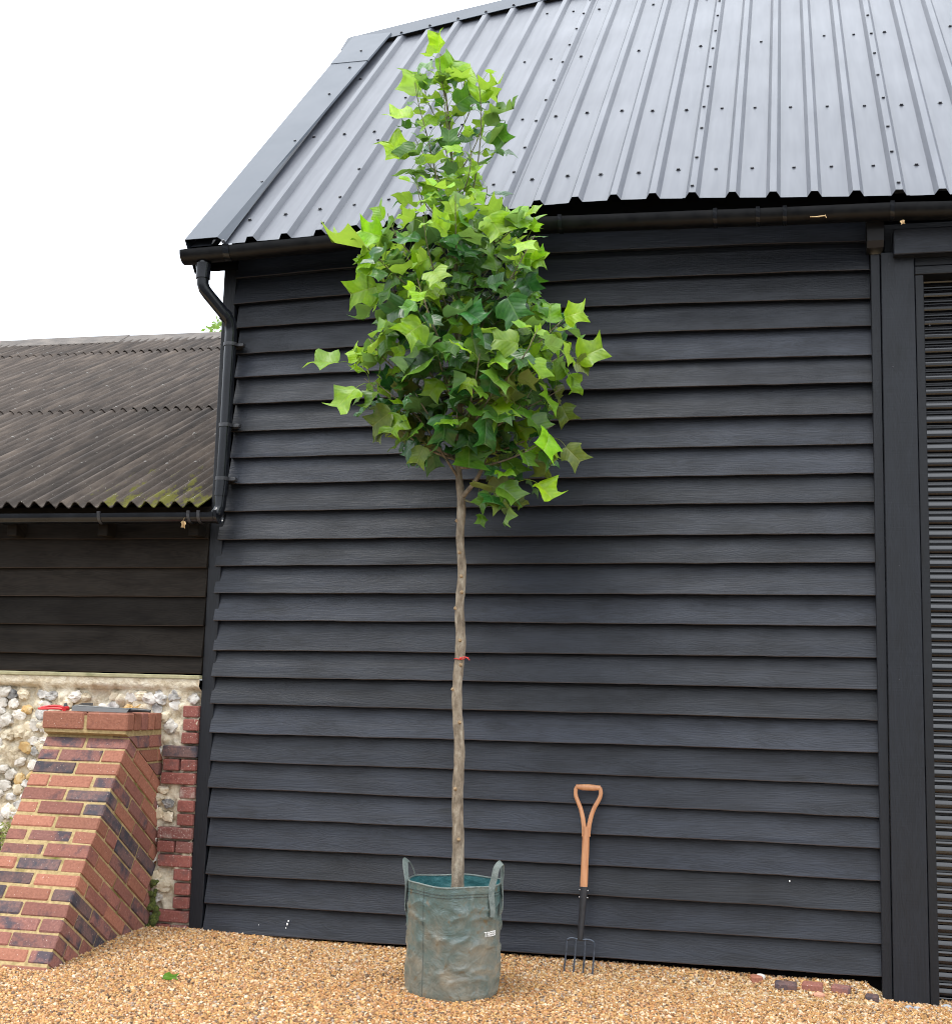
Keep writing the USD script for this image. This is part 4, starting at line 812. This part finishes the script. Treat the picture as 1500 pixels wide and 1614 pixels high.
for (ex, ey, sy, dy) in ((885, 505, 600, -.08), (890, 555, 640, -.12), (888, 610, 680, -.05), (872, 670, 720, -.10), (850, 700, 735, -.16), (845, 455, 540, -.12), (838, 372, 450, -.10), (825, 420, 500, -.2), (592, 465, 560, -.12), (585, 520, 620, -.18), (590, 600, 670, -.12), (622, 668, 725, -.12), (572, 385, 480, -.10), (598, 410, 500, -.2), (690, 560, 640, -.32), (745, 520, 620, -.36), (780, 610, 690, -.3), (650, 540, 640, -.28), (720, 650, 715, -.30), (800, 540, 640, -.28), (655, 620, 700, -.25), (820, 640, 700, -.22)):
    p0, r0 = leadpt(at(722, sy, 1, TY)[2]); e = at(ex, ey, 1, TY+dy); m_ = p0+(e-p0)*.5+arr(0, 0, -.03)
    branches.append((spline([p0, m_, e], 14), r0*.5, .35))
for P, r0, f in branches:
    put(tree, 'branch', tube(P, np.linspace(max(r0, .0032), .0018, len(P)), 7), BARK if r0 > .007 else TWIG, smooth=True)
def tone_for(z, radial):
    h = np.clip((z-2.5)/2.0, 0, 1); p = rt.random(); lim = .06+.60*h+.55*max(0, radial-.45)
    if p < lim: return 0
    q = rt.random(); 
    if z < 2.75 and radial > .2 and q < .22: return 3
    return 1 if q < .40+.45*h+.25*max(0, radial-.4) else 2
def spray(P, dens, f):
    n = max(3, int(np.linalg.norm(np.diff(P, axis=0), axis=1).sum()*dens)); a = rt.uniform(0, 6)
    for k in range(n):
        t = .22+.78*(k+rt.random()*.8)/n; i = min(len(P)-2, int(t*(len(P)-1))); p = P[i]; T = P[i+1]-P[i]; T /= np.linalg.norm(T)
        a += 2.4+rt.uniform(-.5, .5); s = np.cross(T, [0, 0, 1.]); s /= np.linalg.norm(s)+1e-9; u = np.cross(s, T)
        out = s*math.cos(a)+u*math.sin(a); pet = (out*.85+T*.55+arr(0, 0, .15)); pet /= np.linalg.norm(pet); pl = rt.uniform(.045, .10)
        base = p+pet*pl; e = proj(base)[0]
        if not inside(*e, rt.uniform(-26, 14)): continue
        rad = math.hypot(base[0]-leadpt(base[2])[0][0], base[1]-TY)/.42
        size = rt.choice([.062, .078, .092, .105, .12, .138])*rt.uniform(.9, 1.08)*(1.0 if base[2] < 3.75 else .80)
        axis = pet*.8+arr(0, 0, -rt.uniform(.05, .95 if base[2] < 3.7 else .55))+nr.normal(0, .18, 3)
        tipx = proj(base+axis/np.linalg.norm(axis)*size*.9)[0]
        if not inside(*tipx, 14): size *= .62
        toward = arr(CAM[0]-base[0], CAM[1]-base[1], 0); toward /= np.linalg.norm(toward)
        nrm = arr(0, 0, 1.)*rt.uniform(.25, .9)+arr(base[0]-BC[0], base[1]-BC[1], 0)*.6+toward*rt.uniform(-.1, .55)+nr.normal(0, .25, 3)
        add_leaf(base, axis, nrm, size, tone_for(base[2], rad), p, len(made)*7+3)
for P, r0, f in branches: spray(P, 24 if f < .75 else 17, f)
spray(lead[(lead[:, 2] > 2.75)], 20, .5)
# leaves that stand clear of the crown and can be told apart: (base px, tip px, depth, size factor, tone, petiole px)
CLEAR = [((692, 82), (690, 42), -.02, 0, (694, 100)), ((698, 118), (722, 86), -.04, 0, (700, 132)), ((705, 120), (726, 132), -.03, 1, (702, 130)), ((655, 150), (647, 104), -.04, 0, (660, 160)), ((668, 140), (676, 118), -.03, 1, (662, 150)),
         ((648, 186), (604, 178), -.08, 0, (664, 180)), ((640, 250), (604, 212), -.1, 0, (662, 225)), ((655, 232), (622, 252), -.12, 1, (672, 215)), ((648, 268), (618, 280), -.12, 1, (668, 252)), ((755, 160), (752, 128), -.06, 0, (757, 175)), ((764, 142), (790, 128), -.07, 0, (757, 160)),
         ((780, 182), (818, 166), -.08, 1, (762, 200)), ((778, 205), (800, 232), -.08, 1, (762, 215)), ((770, 240), (810, 238), -.09, 2, (758, 240)), ((775, 225), (798, 192), -.09, 1, (759, 232)), ((604, 345), (592, 318), -.12, 0, (612, 362)), ((575, 392), (507, 378), -.14, 0, (592, 398)),
         ((600, 372), (560, 360), -.15, 0, (616, 382)), ((590, 405), (556, 420), -.16, 0, (606, 400)), ((592, 452), (540, 466), -.16, 0, (606, 460)), ((826, 342), (852, 330), -.1, 0, (812, 356)), ((838, 362), (846, 352), -.1, 0, (828, 385)), ((832, 425), (862, 388), -.12, 0, (820, 440)), ((800, 338), (850, 352), -.11, 0, (790, 345)),
         ((696, 455), (680, 440), -.33, 0, (682, 485)), ((532, 572), (484, 566), -.18, 0, (560, 578)), ((566, 566), (552, 545), -.18, 0, (570, 578)), ((570, 562), (604, 556), -.19, 0, (562, 575)), ((560, 612), (522, 650), -.2, 0, (592, 606)), ((596, 620), (570, 648), -.22, 1, (606, 610)),
         ((616, 650), (574, 676), -.2, 3, (636, 640)), ((632, 655), (610, 690), -.2, 0, (642, 645)), ((668, 705), (652, 735), -.15, 3, (676, 690)), ((906, 500), (922, 490), -.1, 0, (895, 505)), ((890, 500), (925, 486), -.12, 0, (878, 520)), ((912, 566), (958, 540), -.12, 0, (885, 570)), ((908, 572), (935, 582), -.12, 3, (888, 572)),
         ((898, 590), (906, 625), -.1, 0, (888, 580)), ((885, 640), (898, 668), -.08, 3, (875, 628)), ((892, 705), (918, 730), -.08, 3, (870, 690)), ((866, 715), (850, 760), -.1, 3, (872, 700)), ((848, 762), (878, 790), -.14, 0, (815, 760)), ((800, 762), (806, 802), -.16, 1, (806, 755)), ((790, 768), (822, 790), -.17, 1, (800, 760)),
         ((772, 780), (750, 800), -.15, 1, (782, 778)), ((780, 782), (792, 806), -.15, 3, (785, 775)), ((760, 812), (756, 830), -.1, 1, (748, 794)), ((800, 800), (795, 832), -.16, 1, (800, 785)), ((740, 700), (738, 748), -.12, 1, (744, 690)), ((755, 700), (748, 735), -.1, 1, (756, 690)), ((765, 660), (770, 710), -.30, 2, (768, 645)), ((738, 660), (720, 672), -.32, 1, (745, 652)),
         ((700, 655), (700, 705), -.30, 2, (704, 640)), ((715, 590), (712, 645), -.34, 2, (720, 570)), ((775, 590), (770, 625), -.34, 2, (778, 578)), ((690, 560), (620, 590), -.3, 1, (702, 550)), ((720, 540), (690, 560), -.35, 1, (730, 530)), ((745, 535), (755, 575), -.36, 1, (738, 525)), ((640, 510), (600, 530), -.3, 1, (660, 505)), ((640, 480), (600, 500), -.3, 2, (655, 470)),
         ((735, 490), (765, 510), -.36, 2, (725, 480)), ((705, 500), (760, 480), -.3, 2, (700, 515)), ((800, 470), (820, 510), -.3, 2, (795, 455)), ((770, 450), (800, 440), -.28, 2, (760, 460)), ((700, 350), (745, 365), -.2, 0, (690, 335)), ((725, 305), (745, 355), -.18, 1, (720, 292)), ((760, 365), (730, 350), -.22, 1, (770, 372)), ((770, 340), (795, 378), -.2, 0, (765, 330)), ((700, 385), (745, 400), -.25, 2, (690, 375)), ((650, 420), (608, 432), -.24, 0, (665, 415)), ((620, 440), (605, 480), -.24, 1, (632, 430)), ((690, 470), (662, 462), -.3, 0, (684, 490))]
for i, (b, t, dy, tone, pt) in enumerate(CLEAR):
    B, T_, Q = at(*b, 1, TY+dy), at(*t, 1, TY+dy-rt.uniform(-.02, .05)), at(*pt, 1, TY+dy*.6)
    size = float(np.linalg.norm(T_-B))*1.0; v = ray(*b); v /= np.linalg.norm(v)
    nrm = -v*rt.uniform(.35, .9)+arr(0, 0, 1)*rt.uniform(.3, 1.0)+nr.normal(0, .38, 3)
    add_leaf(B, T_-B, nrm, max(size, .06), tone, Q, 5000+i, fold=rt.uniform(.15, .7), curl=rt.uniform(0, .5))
# the 300 that show largest are leaves of their own; the rest of the foliage is one part
def show(m):
    W = m[0]; u = proj(W); dpt = np.linalg.norm(W.mean(0)-CAM); return -dpt+m[4]*2.0
order = sorted(range(len(made)), key=lambda i: -show(made[i])); ind = set(order[:296]) | set(range(len(made)-len(CLEAR), len(made))); ind = set(sorted(ind, key=lambda i: (i < len(made)-len(CLEAR), order.index(i)))[:300])
restm = {}
for i, (W, F, UV, tone, size) in enumerate(made):
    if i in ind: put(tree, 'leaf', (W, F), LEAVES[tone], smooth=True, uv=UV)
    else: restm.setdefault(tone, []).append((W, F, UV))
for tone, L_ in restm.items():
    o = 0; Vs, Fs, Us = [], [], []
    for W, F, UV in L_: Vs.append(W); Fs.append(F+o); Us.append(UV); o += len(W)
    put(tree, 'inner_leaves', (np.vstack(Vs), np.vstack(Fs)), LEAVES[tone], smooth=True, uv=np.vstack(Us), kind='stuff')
print('leaves', len(made))
# opening buds at the shoot tips
BUD = noise_mat('yellow_green_bud', [(.3, (.20, .28, .03)), (.7, (.30, .38, .06))], 60, rough=.5)
for (px, py, dy) in ((673, 490, -.3), (678, 512, -.3), (822, 402, -.12), (818, 380, -.12), (580, 585, -.18), (572, 576, -.18), (808, 520, -.1), (806, 555, -.1), (604, 440, -.16), (815, 440, -.1), (838, 490, -.1)):
    c = at(px, py, 1, TY+dy); d = arr(rt.uniform(-.4, .4), -.2, 1); d /= np.linalg.norm(d); put(tree, 'bud', tube([c-d*.014, c-d*.005, c+d*.006, c+d*.016], [.0015, .0042, .0038, .0008], 7), BUD, smooth=True)

# red twine round the stem
c = at(725, 1041, 1, TY); i = int(np.argmin(np.abs(lead[:, 2]-c[2]))); rr0 = lr[i]+.0018
RED = noise_mat('red_twine', [(.3, (.42, .018, .014)), (.7, (.58, .04, .03))], 120, rough=.5)
tw = [lead[i]+arr(rr0*math.cos(q), rr0*math.sin(q), .004*math.sin(q*1.0)+.002*math.cos(3*q)) for q in np.linspace(0, 2*math.pi, 25)]
tp2 = lead[i]+arr(.012, -rr0-.002, 0)
tie = thing('plant_tie', 'thin red twine tied round the bare stem of the young tree', 'tie', tuple(lead[i]))
put(tie, 'loop', tube(tw, .0024, 6, cap=False), RED, smooth=True)
put(tie, 'knot', blob(.006, 3, .3, 1).apply_translation(tp2), RED, smooth=True)
for e in ((.045, -.004), (.040, .006)): put(tie, 'loose_end', tube(spline([tp2, tp2+arr(e[0]*.5, -.01, .006), tp2+arr(e[0], -.008, e[1]-.004)], 8), .0019, 6), RED, smooth=True)

# ------------------------------------------------------------------ garden fork leaning on the boards
fk = at(914, 1508, 1, -.09); FB = at(913, 1541, 1, -.13); 
tip_c = arr(2.040, -.118, -.055)
fork = thing('garden_fork', 'garden fork with wooden handle leaning on the black boards, tines in the gravel', 'garden fork', tuple(tip_c))
topc = at(924, 1237, 1, -.022)
ax = topc-tip_c; FL = float(np.linalg.norm(ax)); ax /= FL; rx = arr(1, 0, 0)-ax*ax[0]; rx /= np.linalg.norm(rx); nyv = np.cross(ax, rx)
def fp(u, v, w=0.): return tip_c+rx*u+ax*v+nyv*w
WOOD = noise_mat('varnished_ash', [(.3, (.36, .15, .065)), (.7, (.52, .26, .125))], 9, rough=.42, stretch=(6, 6, .5), bump=.1)
IRON = noise_mat('black_fork_socket', [(.3, (.006, .006, .007)), (.7, (.016, .016, .018))], 40, rough=.4)
TINE = noise_mat('blued_steel_tine', [(.3, (.035, .042, .055)), (.7, (.09, .105, .13))], 50, rough=.42, metallic=.6)
zt_ = lambda py: float((at(918, py, 1, -.07)-tip_c)@ax)
v_sock0, v_sock1, v_shaft1, v_split = zt_(1477), zt_(1398), zt_(1345), zt_(1307)
shaft = tube([fp(.006, v_sock1-.004), fp(.006, v_sock1+.05), fp(.007, v_split-.02), fp(.0075, v_split+.012)], [.0185, .0185, .0180, .0185], 14)
grips = []
v_top = FL-.012
for sgn in (-1, 1):
    grips.append(tube(spline([fp(.0075+sgn*.0105, v_split-.035), fp(.0075+sgn*.0115, v_split+.0), fp(.0075+sgn*.020, v_split+.055), fp(.0085+sgn*.040, v_split+.115), fp(.0095+sgn*.055, v_top-.06), fp(.010+sgn*.058, v_top)], 22), np.linspace(.0118, .0098, 22), 10))
put(fork, 'handle', cat([shaft]+grips), WOOD, smooth=45)
put(fork, 'hand_grip', cat([tube([fp(.010-.062, v_top), fp(.010-.03, v_top-.002), fp(.010, v_top-.001), fp(.010+.03, v_top-.002), fp(.010+.062, v_top)], [.0105, .0150, .0160, .0150, .0105], 14)]), WOOD, smooth=True, label='rounded wooden hand grip across the top of the fork')
put(fork, 'socket', tube([fp(-.002, v_sock0-.012), fp(-.001, v_sock0+.03), fp(.003, v_sock0+.12), fp(.006, v_sock1-.03), fp(.006, v_sock1)], [.014, .0150, .0165, .0192, .0195], 14), IRON, smooth=40)
for sgn in (-1, 1):
    for dv in (.016, .05): put(fork, 'rivet', trimesh.creation.icosphere(1, .0042).apply_translation(fp(.006+sgn*.0195, v_sock1-dv)), noise_mat('rivet_steel', [(.3, (.5, .5, .5)), (.7, (.6, .6, .6))], 30, rough=.3, metallic=1) if sgn < 0 and dv < .02 else '/World/Looks/rivet_steel', smooth=True)
put(fork, 'crosshead', tube(spline([fp(-.066, v_sock0-.018), fp(-.045, v_sock0-.008), fp(-.022, v_sock0-.010), fp(-.002, v_sock0-.013), fp(.022, v_sock0-.010), fp(.045, v_sock0-.010), fp(.066, v_sock0-.020)], 24), .0052, 8), TINE, smooth=True)
for u0, u1 in ((-.068, -.078), (-.0235, -.031), (.022, .016), (.067, .062)):
    b0 = v_sock0-.022 if abs(u0) > .05 else v_sock0-.012
    put(fork, 'tine', tube([fp(u0, b0), fp(u0+.15*(u1-u0), b0-.04, .004), fp(u0+.5*(u1-u0), b0*.5, .010), fp(u1, .0, .002), fp(u1, -.035, -.002)], [.0048, .0050, .0048, .0042, .0015], 8), TINE, smooth=True)

# ------------------------------------------------------------------ tools lying on the buttress
ZC = 1.142
lop = thing('folded_pruning_saw', 'black sheathed pruning tool lying flat on top of the brick buttress', 'pruning tool', (-.45, -.30, ZC))
BLK = noise_mat('black_tool_plastic', [(.3, (.008, .008, .009)), (.7, (.022, .022, .024))], 30, rough=.32)
GRY = noise_mat('brushed_tool_edge', [(.3, (.30, .31, .31)), (.7, (.5, .51, .5))], 20, rough=.3, metallic=.8)
def T(px, z=0.): return at(px, 1116, 1, -.30)[0]
put(lop, 'sheath', hull([(T(120), -.345, ZC+.004), (T(118), -.33, ZC+.030), (T(122), -.29, ZC+.038), (T(120), -.27, ZC+.003), (T(205), -.335, ZC+.003), (T(207), -.325, ZC+.020), (T(206), -.285, ZC+.022), (T(205), -.27, ZC+.002)]), BLK, smooth=25)
put(lop, 'blade_back', hull([(T(121), -.329, ZC+.031), (T(121), -.309, ZC+.0365), (T(209), -.322, ZC+.0215), (T(209), -.300, ZC+.0240), (T(121), -.329, ZC+.034), (T(209), -.322, ZC+.0245)]), GRY)
put(lop, 'grip', hull([(T(118), -.29, ZC+.034), (T(122), -.255, ZC+.045), (T(140), -.26, ZC+.046), (T(142), -.29, ZC+.036), (T(118), -.27, ZC+.02), (T(142), -.27, ZC+.02)]), BLK, smooth=25)
put(lop, 'tip', tube(spline([(T(200), -.305, ZC+.014), (T(215), -.305, ZC+.017), (T(228), -.30, ZC+.016), (T(237), -.295, ZC+.013)], 10), np.linspace(.013, .008, 10), 9), BLK, smooth=True)
sec = thing('secateurs', 'red handled secateurs lying at the left end of the buttress top', 'secateurs', (-.80, -.33, ZC))
REDH = noise_mat('red_handle_plastic', [(.3, (.40, .012, .016)), (.7, (.52, .03, .03))], 40, rough=.35)
put(sec, 'handle', tube(spline([(T(107), -.335, ZC+.010), (T(90), -.345, ZC+.013), (T(74), -.345, ZC+.010), (T(67), -.335, ZC+.010)], 12), .0065, 9), REDH, smooth=True)
put(sec, 'handle', tube(spline([(T(107), -.32, ZC+.014), (T(92), -.305, ZC+.025), (T(76), -.31, ZC+.022), (T(68), -.325, ZC+.014)], 12), .0065, 9), REDH, smooth=True)
put(sec, 'pivot', tube([(T(108), -.345, ZC+.012), (T(108), -.31, ZC+.016)], .012, 12), REDH, smooth=40)
put(sec, 'blade', hull([(T(104), -.325, ZC+.012), (T(110), -.322, ZC+.012), (T(103), -.318, ZC+.040), (T(107), -.316, ZC+.045), (T(109), -.315, ZC+.030), (T(104), -.322, ZC+.030)]), GRY if False else BLK)

# ------------------------------------------------------------------ small things
def tuft(name, label, x, y, z, n, h, seed, spread, m):
    pth = thing(name, label, 'plant', (x, y, z)); r3 = random.Random(seed); L_ = []; St = []
    for i in range(n):
        a = r3.uniform(0, 6.28); l = h*r3.uniform(.5, 1.1); e = arr(math.cos(a)*spread*r3.random(), -abs(math.sin(a))*spread*.7*r3.random(), l); b = arr(x, y, z)+arr(r3.uniform(-.05, .05), r3.uniform(-.02, .0), 0)
        P = spline([b, b+e*.5+arr(0, 0, .02), b+e], 7); St.append(tube(P, .0013, 4))
        for k in range(2, 7):
            for s in (-1, 1):
                d = arr(math.cos(a+s*1.5), math.sin(a+s*1.5), .5); p = P[k]; L_.append((np.array([p, p+d*.012+arr(0, 0, .006), p+d*.026, p+d*.012-arr(0, 0, .004)]), np.array([[0, 1, 2], [0, 2, 3]])))
    put(pth, 'stems', cat(St), TWIG, kind='stuff'); put(pth, 'foliage', cat(L_), m, kind='stuff'); return pth
PLT = noise_mat('yellow_green_weed', [(.3, (.14, .19, .03)), (.7, (.30, .32, .08))], 40, rough=.6)
q = at(8, 1330, 1, -.05); tuft('wall_weed', 'yellowish straggling weed growing on the flint wall left of the buttress', q[0], -.035, q[2]-.10, 34, .22, 4, .12, PLT)
FL_ = ground_at(268, 1546)
pl = thing('fallen_leaf', 'single green leaf lying on the gravel right of the buttress', 'leaf', (FL_[0], FL_[1], float(zg(FL_[0], FL_[1]))))
W, F, UV = leaf(.075, arr(.95, .35, 0.05), arr(.1, -.2, 1), arr(FL_[0]-.035, FL_[1], float(zg(FL_[0], FL_[1]))+.012), .2, .2, .4, 9, None); put(pl, 'blade', (W, F), LEAVES[1], smooth=True, uv=UV)
# half-buried bricks by the door post
for (px, py, l, w, ang, mi, lab) in ((1238, 1557, .10, .05, .05, 3, 'grey black half-buried brick, longest and leftmost of the row by the post'), (1280, 1558, .095, .05, .12, 1, 'red half-buried brick with a dark face, middle of the row by the post'), (1192, 1546, .055, .04, -.3, 0, 'small red broken brick beside a pale stone left of the buried bricks'), (1325, 1563, .085, .045, .2, 2, 'brown half-buried brick between the red one and the post foot'), (1374, 1577, .06, .04, .1, 3, 'dark broken brick at the foot of the door post')):
    z = -.055; P = ground_at(px, py); z = float(zg(P[0], P[1])); bb = box(-l/2, l/2, -w/2, w/2, -.03, .024, .006); v = np.array(bb.vertices); c, s = math.cos(-ang), math.sin(-ang)
    tb = thing('buried_brick', lab, 'brick', (P[0], P[1], z)); put(tb, 'brick_body', trimesh.Trimesh(np.column_stack([P[0]+c*v[:, 0]-s*v[:, 1], P[1]+s*v[:, 0]+c*v[:, 1], z+v[:, 2]+.15*v[:, 1]]), bb.faces, process=False), BRICKS[mi])
STONE = [noise_mat('pale_stone', [(.3, (.45, .43, .40)), (.7, (.6, .58, .54))], 30, rough=.8, bump=.3), noise_mat('pink_stone', [(.3, (.46, .22, .14)), (.7, (.56, .30, .2))], 30, rough=.8, bump=.3), noise_mat('bluish_stone', [(.3, (.20, .21, .23)), (.7, (.34, .35, .37))], 30, rough=.8)]
for (px, py, r, mi, lab) in ((1198, 1543, .021, 0, 'pale rounded stone touching the small broken brick'), (1291, 1572, .021, 1, 'pink flat stone in front of the buried bricks'), (1432, 1591, .015, 2, 'left one of two bluish stones at the post foot'), (1445, 1592, .014, 2, 'right one of two bluish stones at the post foot'), (1492, 1590, .017, 2, 'bluish stone at the right edge under the roller door')):
    P = ground_at(px, py); z = float(zg(P[0], P[1])); b = blob(r, px, .22, 2, (1.2, .9, .7)); b.apply_translation([P[0], P[1], z+r*.35]); tb = thing('stone', lab, 'stone', (P[0], P[1], z)); put(tb, 'stone_body', b, STONE[mi], smooth=True)
# bits of straw and dead leaf caught on the gutters, droppings on the boards
STRAW = noise_mat('dry_straw', [(.3, (.38, .24, .10)), (.7, (.55, .40, .22))], 60, rough=.8)
P = at(1290, 341, 1, -.254); tb = thing('straw', 'pale straw stuck on the barn gutter near the door post', 'straw', tuple(P)); put(tb, 'stalk', tube([P+arr(-.042, 0, .001), P, P+arr(.034, -.002, .003)], [.002, .0035, .003], 6), STRAW); put(tb, 'stalk', tube([P+arr(.030, -.002, .006), P+arr(.036, -.003, -.010)], .002, 6), STRAW)
P = at(1421, 347, 1, -.25); tb = thing('dead_leaf', 'small brown dead leaf hanging under the barn gutter', 'dead leaf', tuple(P)); W, F, UV = leaf(.022, arr(.3, 0, -1), arr(0, -1, .2), P, .8, .5, .5, 12); put(tb, 'blade', (W, F), STRAW, smooth=True)
P = at(290, 822, 1, -.19); tb = thing('dead_leaf', 'pale dead leaf hanging under the outbuilding gutter', 'dead leaf', tuple(P)); W, F, UV = leaf(.042, arr(-.05, -.1, -1), arr(.9, -1, .1), P, 1.6, .3, .5, 13, P+arr(0, .01, .03)); W[:, 0] = P[0]+(W[:, 0]-P[0])*.45; put(tb, 'blade', (W, F), STRAW, smooth=True)
DROP = noise_mat('white_dropping', [(.3, (.6, .6, .58)), (.7, (.75, .75, .73))], 60, rough=.7)
dr = []
for (px, py, r) in ((455, 1452, .004), (453, 1457, .0055), (451, 1463, .003), (386, 1471, .002), (1244, 1389, .0035), (408, 1458, .002)):
    P = at(px, py, 1, .006); b = blob(r, px, .3, 1, (1, .25, 1.3)); b.apply_translation(P+arr(0, -.004, 0)); dr.append(b)
put(barn, 'bird_dropping', cat(dr), DROP, smooth=True)
# far tree whose edge shows past the barn's corner above the low roof
def far_tree():
    C = at(352, 512, 1, 9.5); r4 = random.Random(2); ft = thing('background_tree', 'leafy green tree far behind, just showing past the barn corner above the low roof', 'tree', (C[0], C[1], -.1))
    put(ft, 'trunk', tube([(C[0]+.3, C[1]+.3, -.2), (C[0]+.32, C[1]+.3, 2.5), (C[0]+.4, C[1]+.3, C[2]-.6), (C[0]+.4, C[1]+.3, C[2])], [.14, .11, .08, .03], 10), BARK, smooth=True)
    L_ = []
    for i in range(3200):
        a, b, c = nr.normal(size=3); u = arr(a, b, c); u /= np.linalg.norm(u); rad = (.25+.85*r4.random()**.45)
        k = meshkit.fbm((u*1.7+3)[None], 3, 8)[0]; rad *= .45+.9*k
        p = C+arr(.36, .5, -.17)+u*rad*arr(.78, .8, .80); s = r4.uniform(.03, .06); d = nr.normal(size=3); d /= np.linalg.norm(d); e = np.cross(d, nr.normal(size=3)); e /= np.linalg.norm(e)
        L_.append((np.array([p, p+d*s+e*s*.5, p+d*2*s, p+d*s-e*s*.5]), np.array([[0, 1, 2], [0, 2, 3]])))
    cr = cat(L_); put(ft, 'crown', cr, LEAVES[1], kind='stuff')
far_tree()
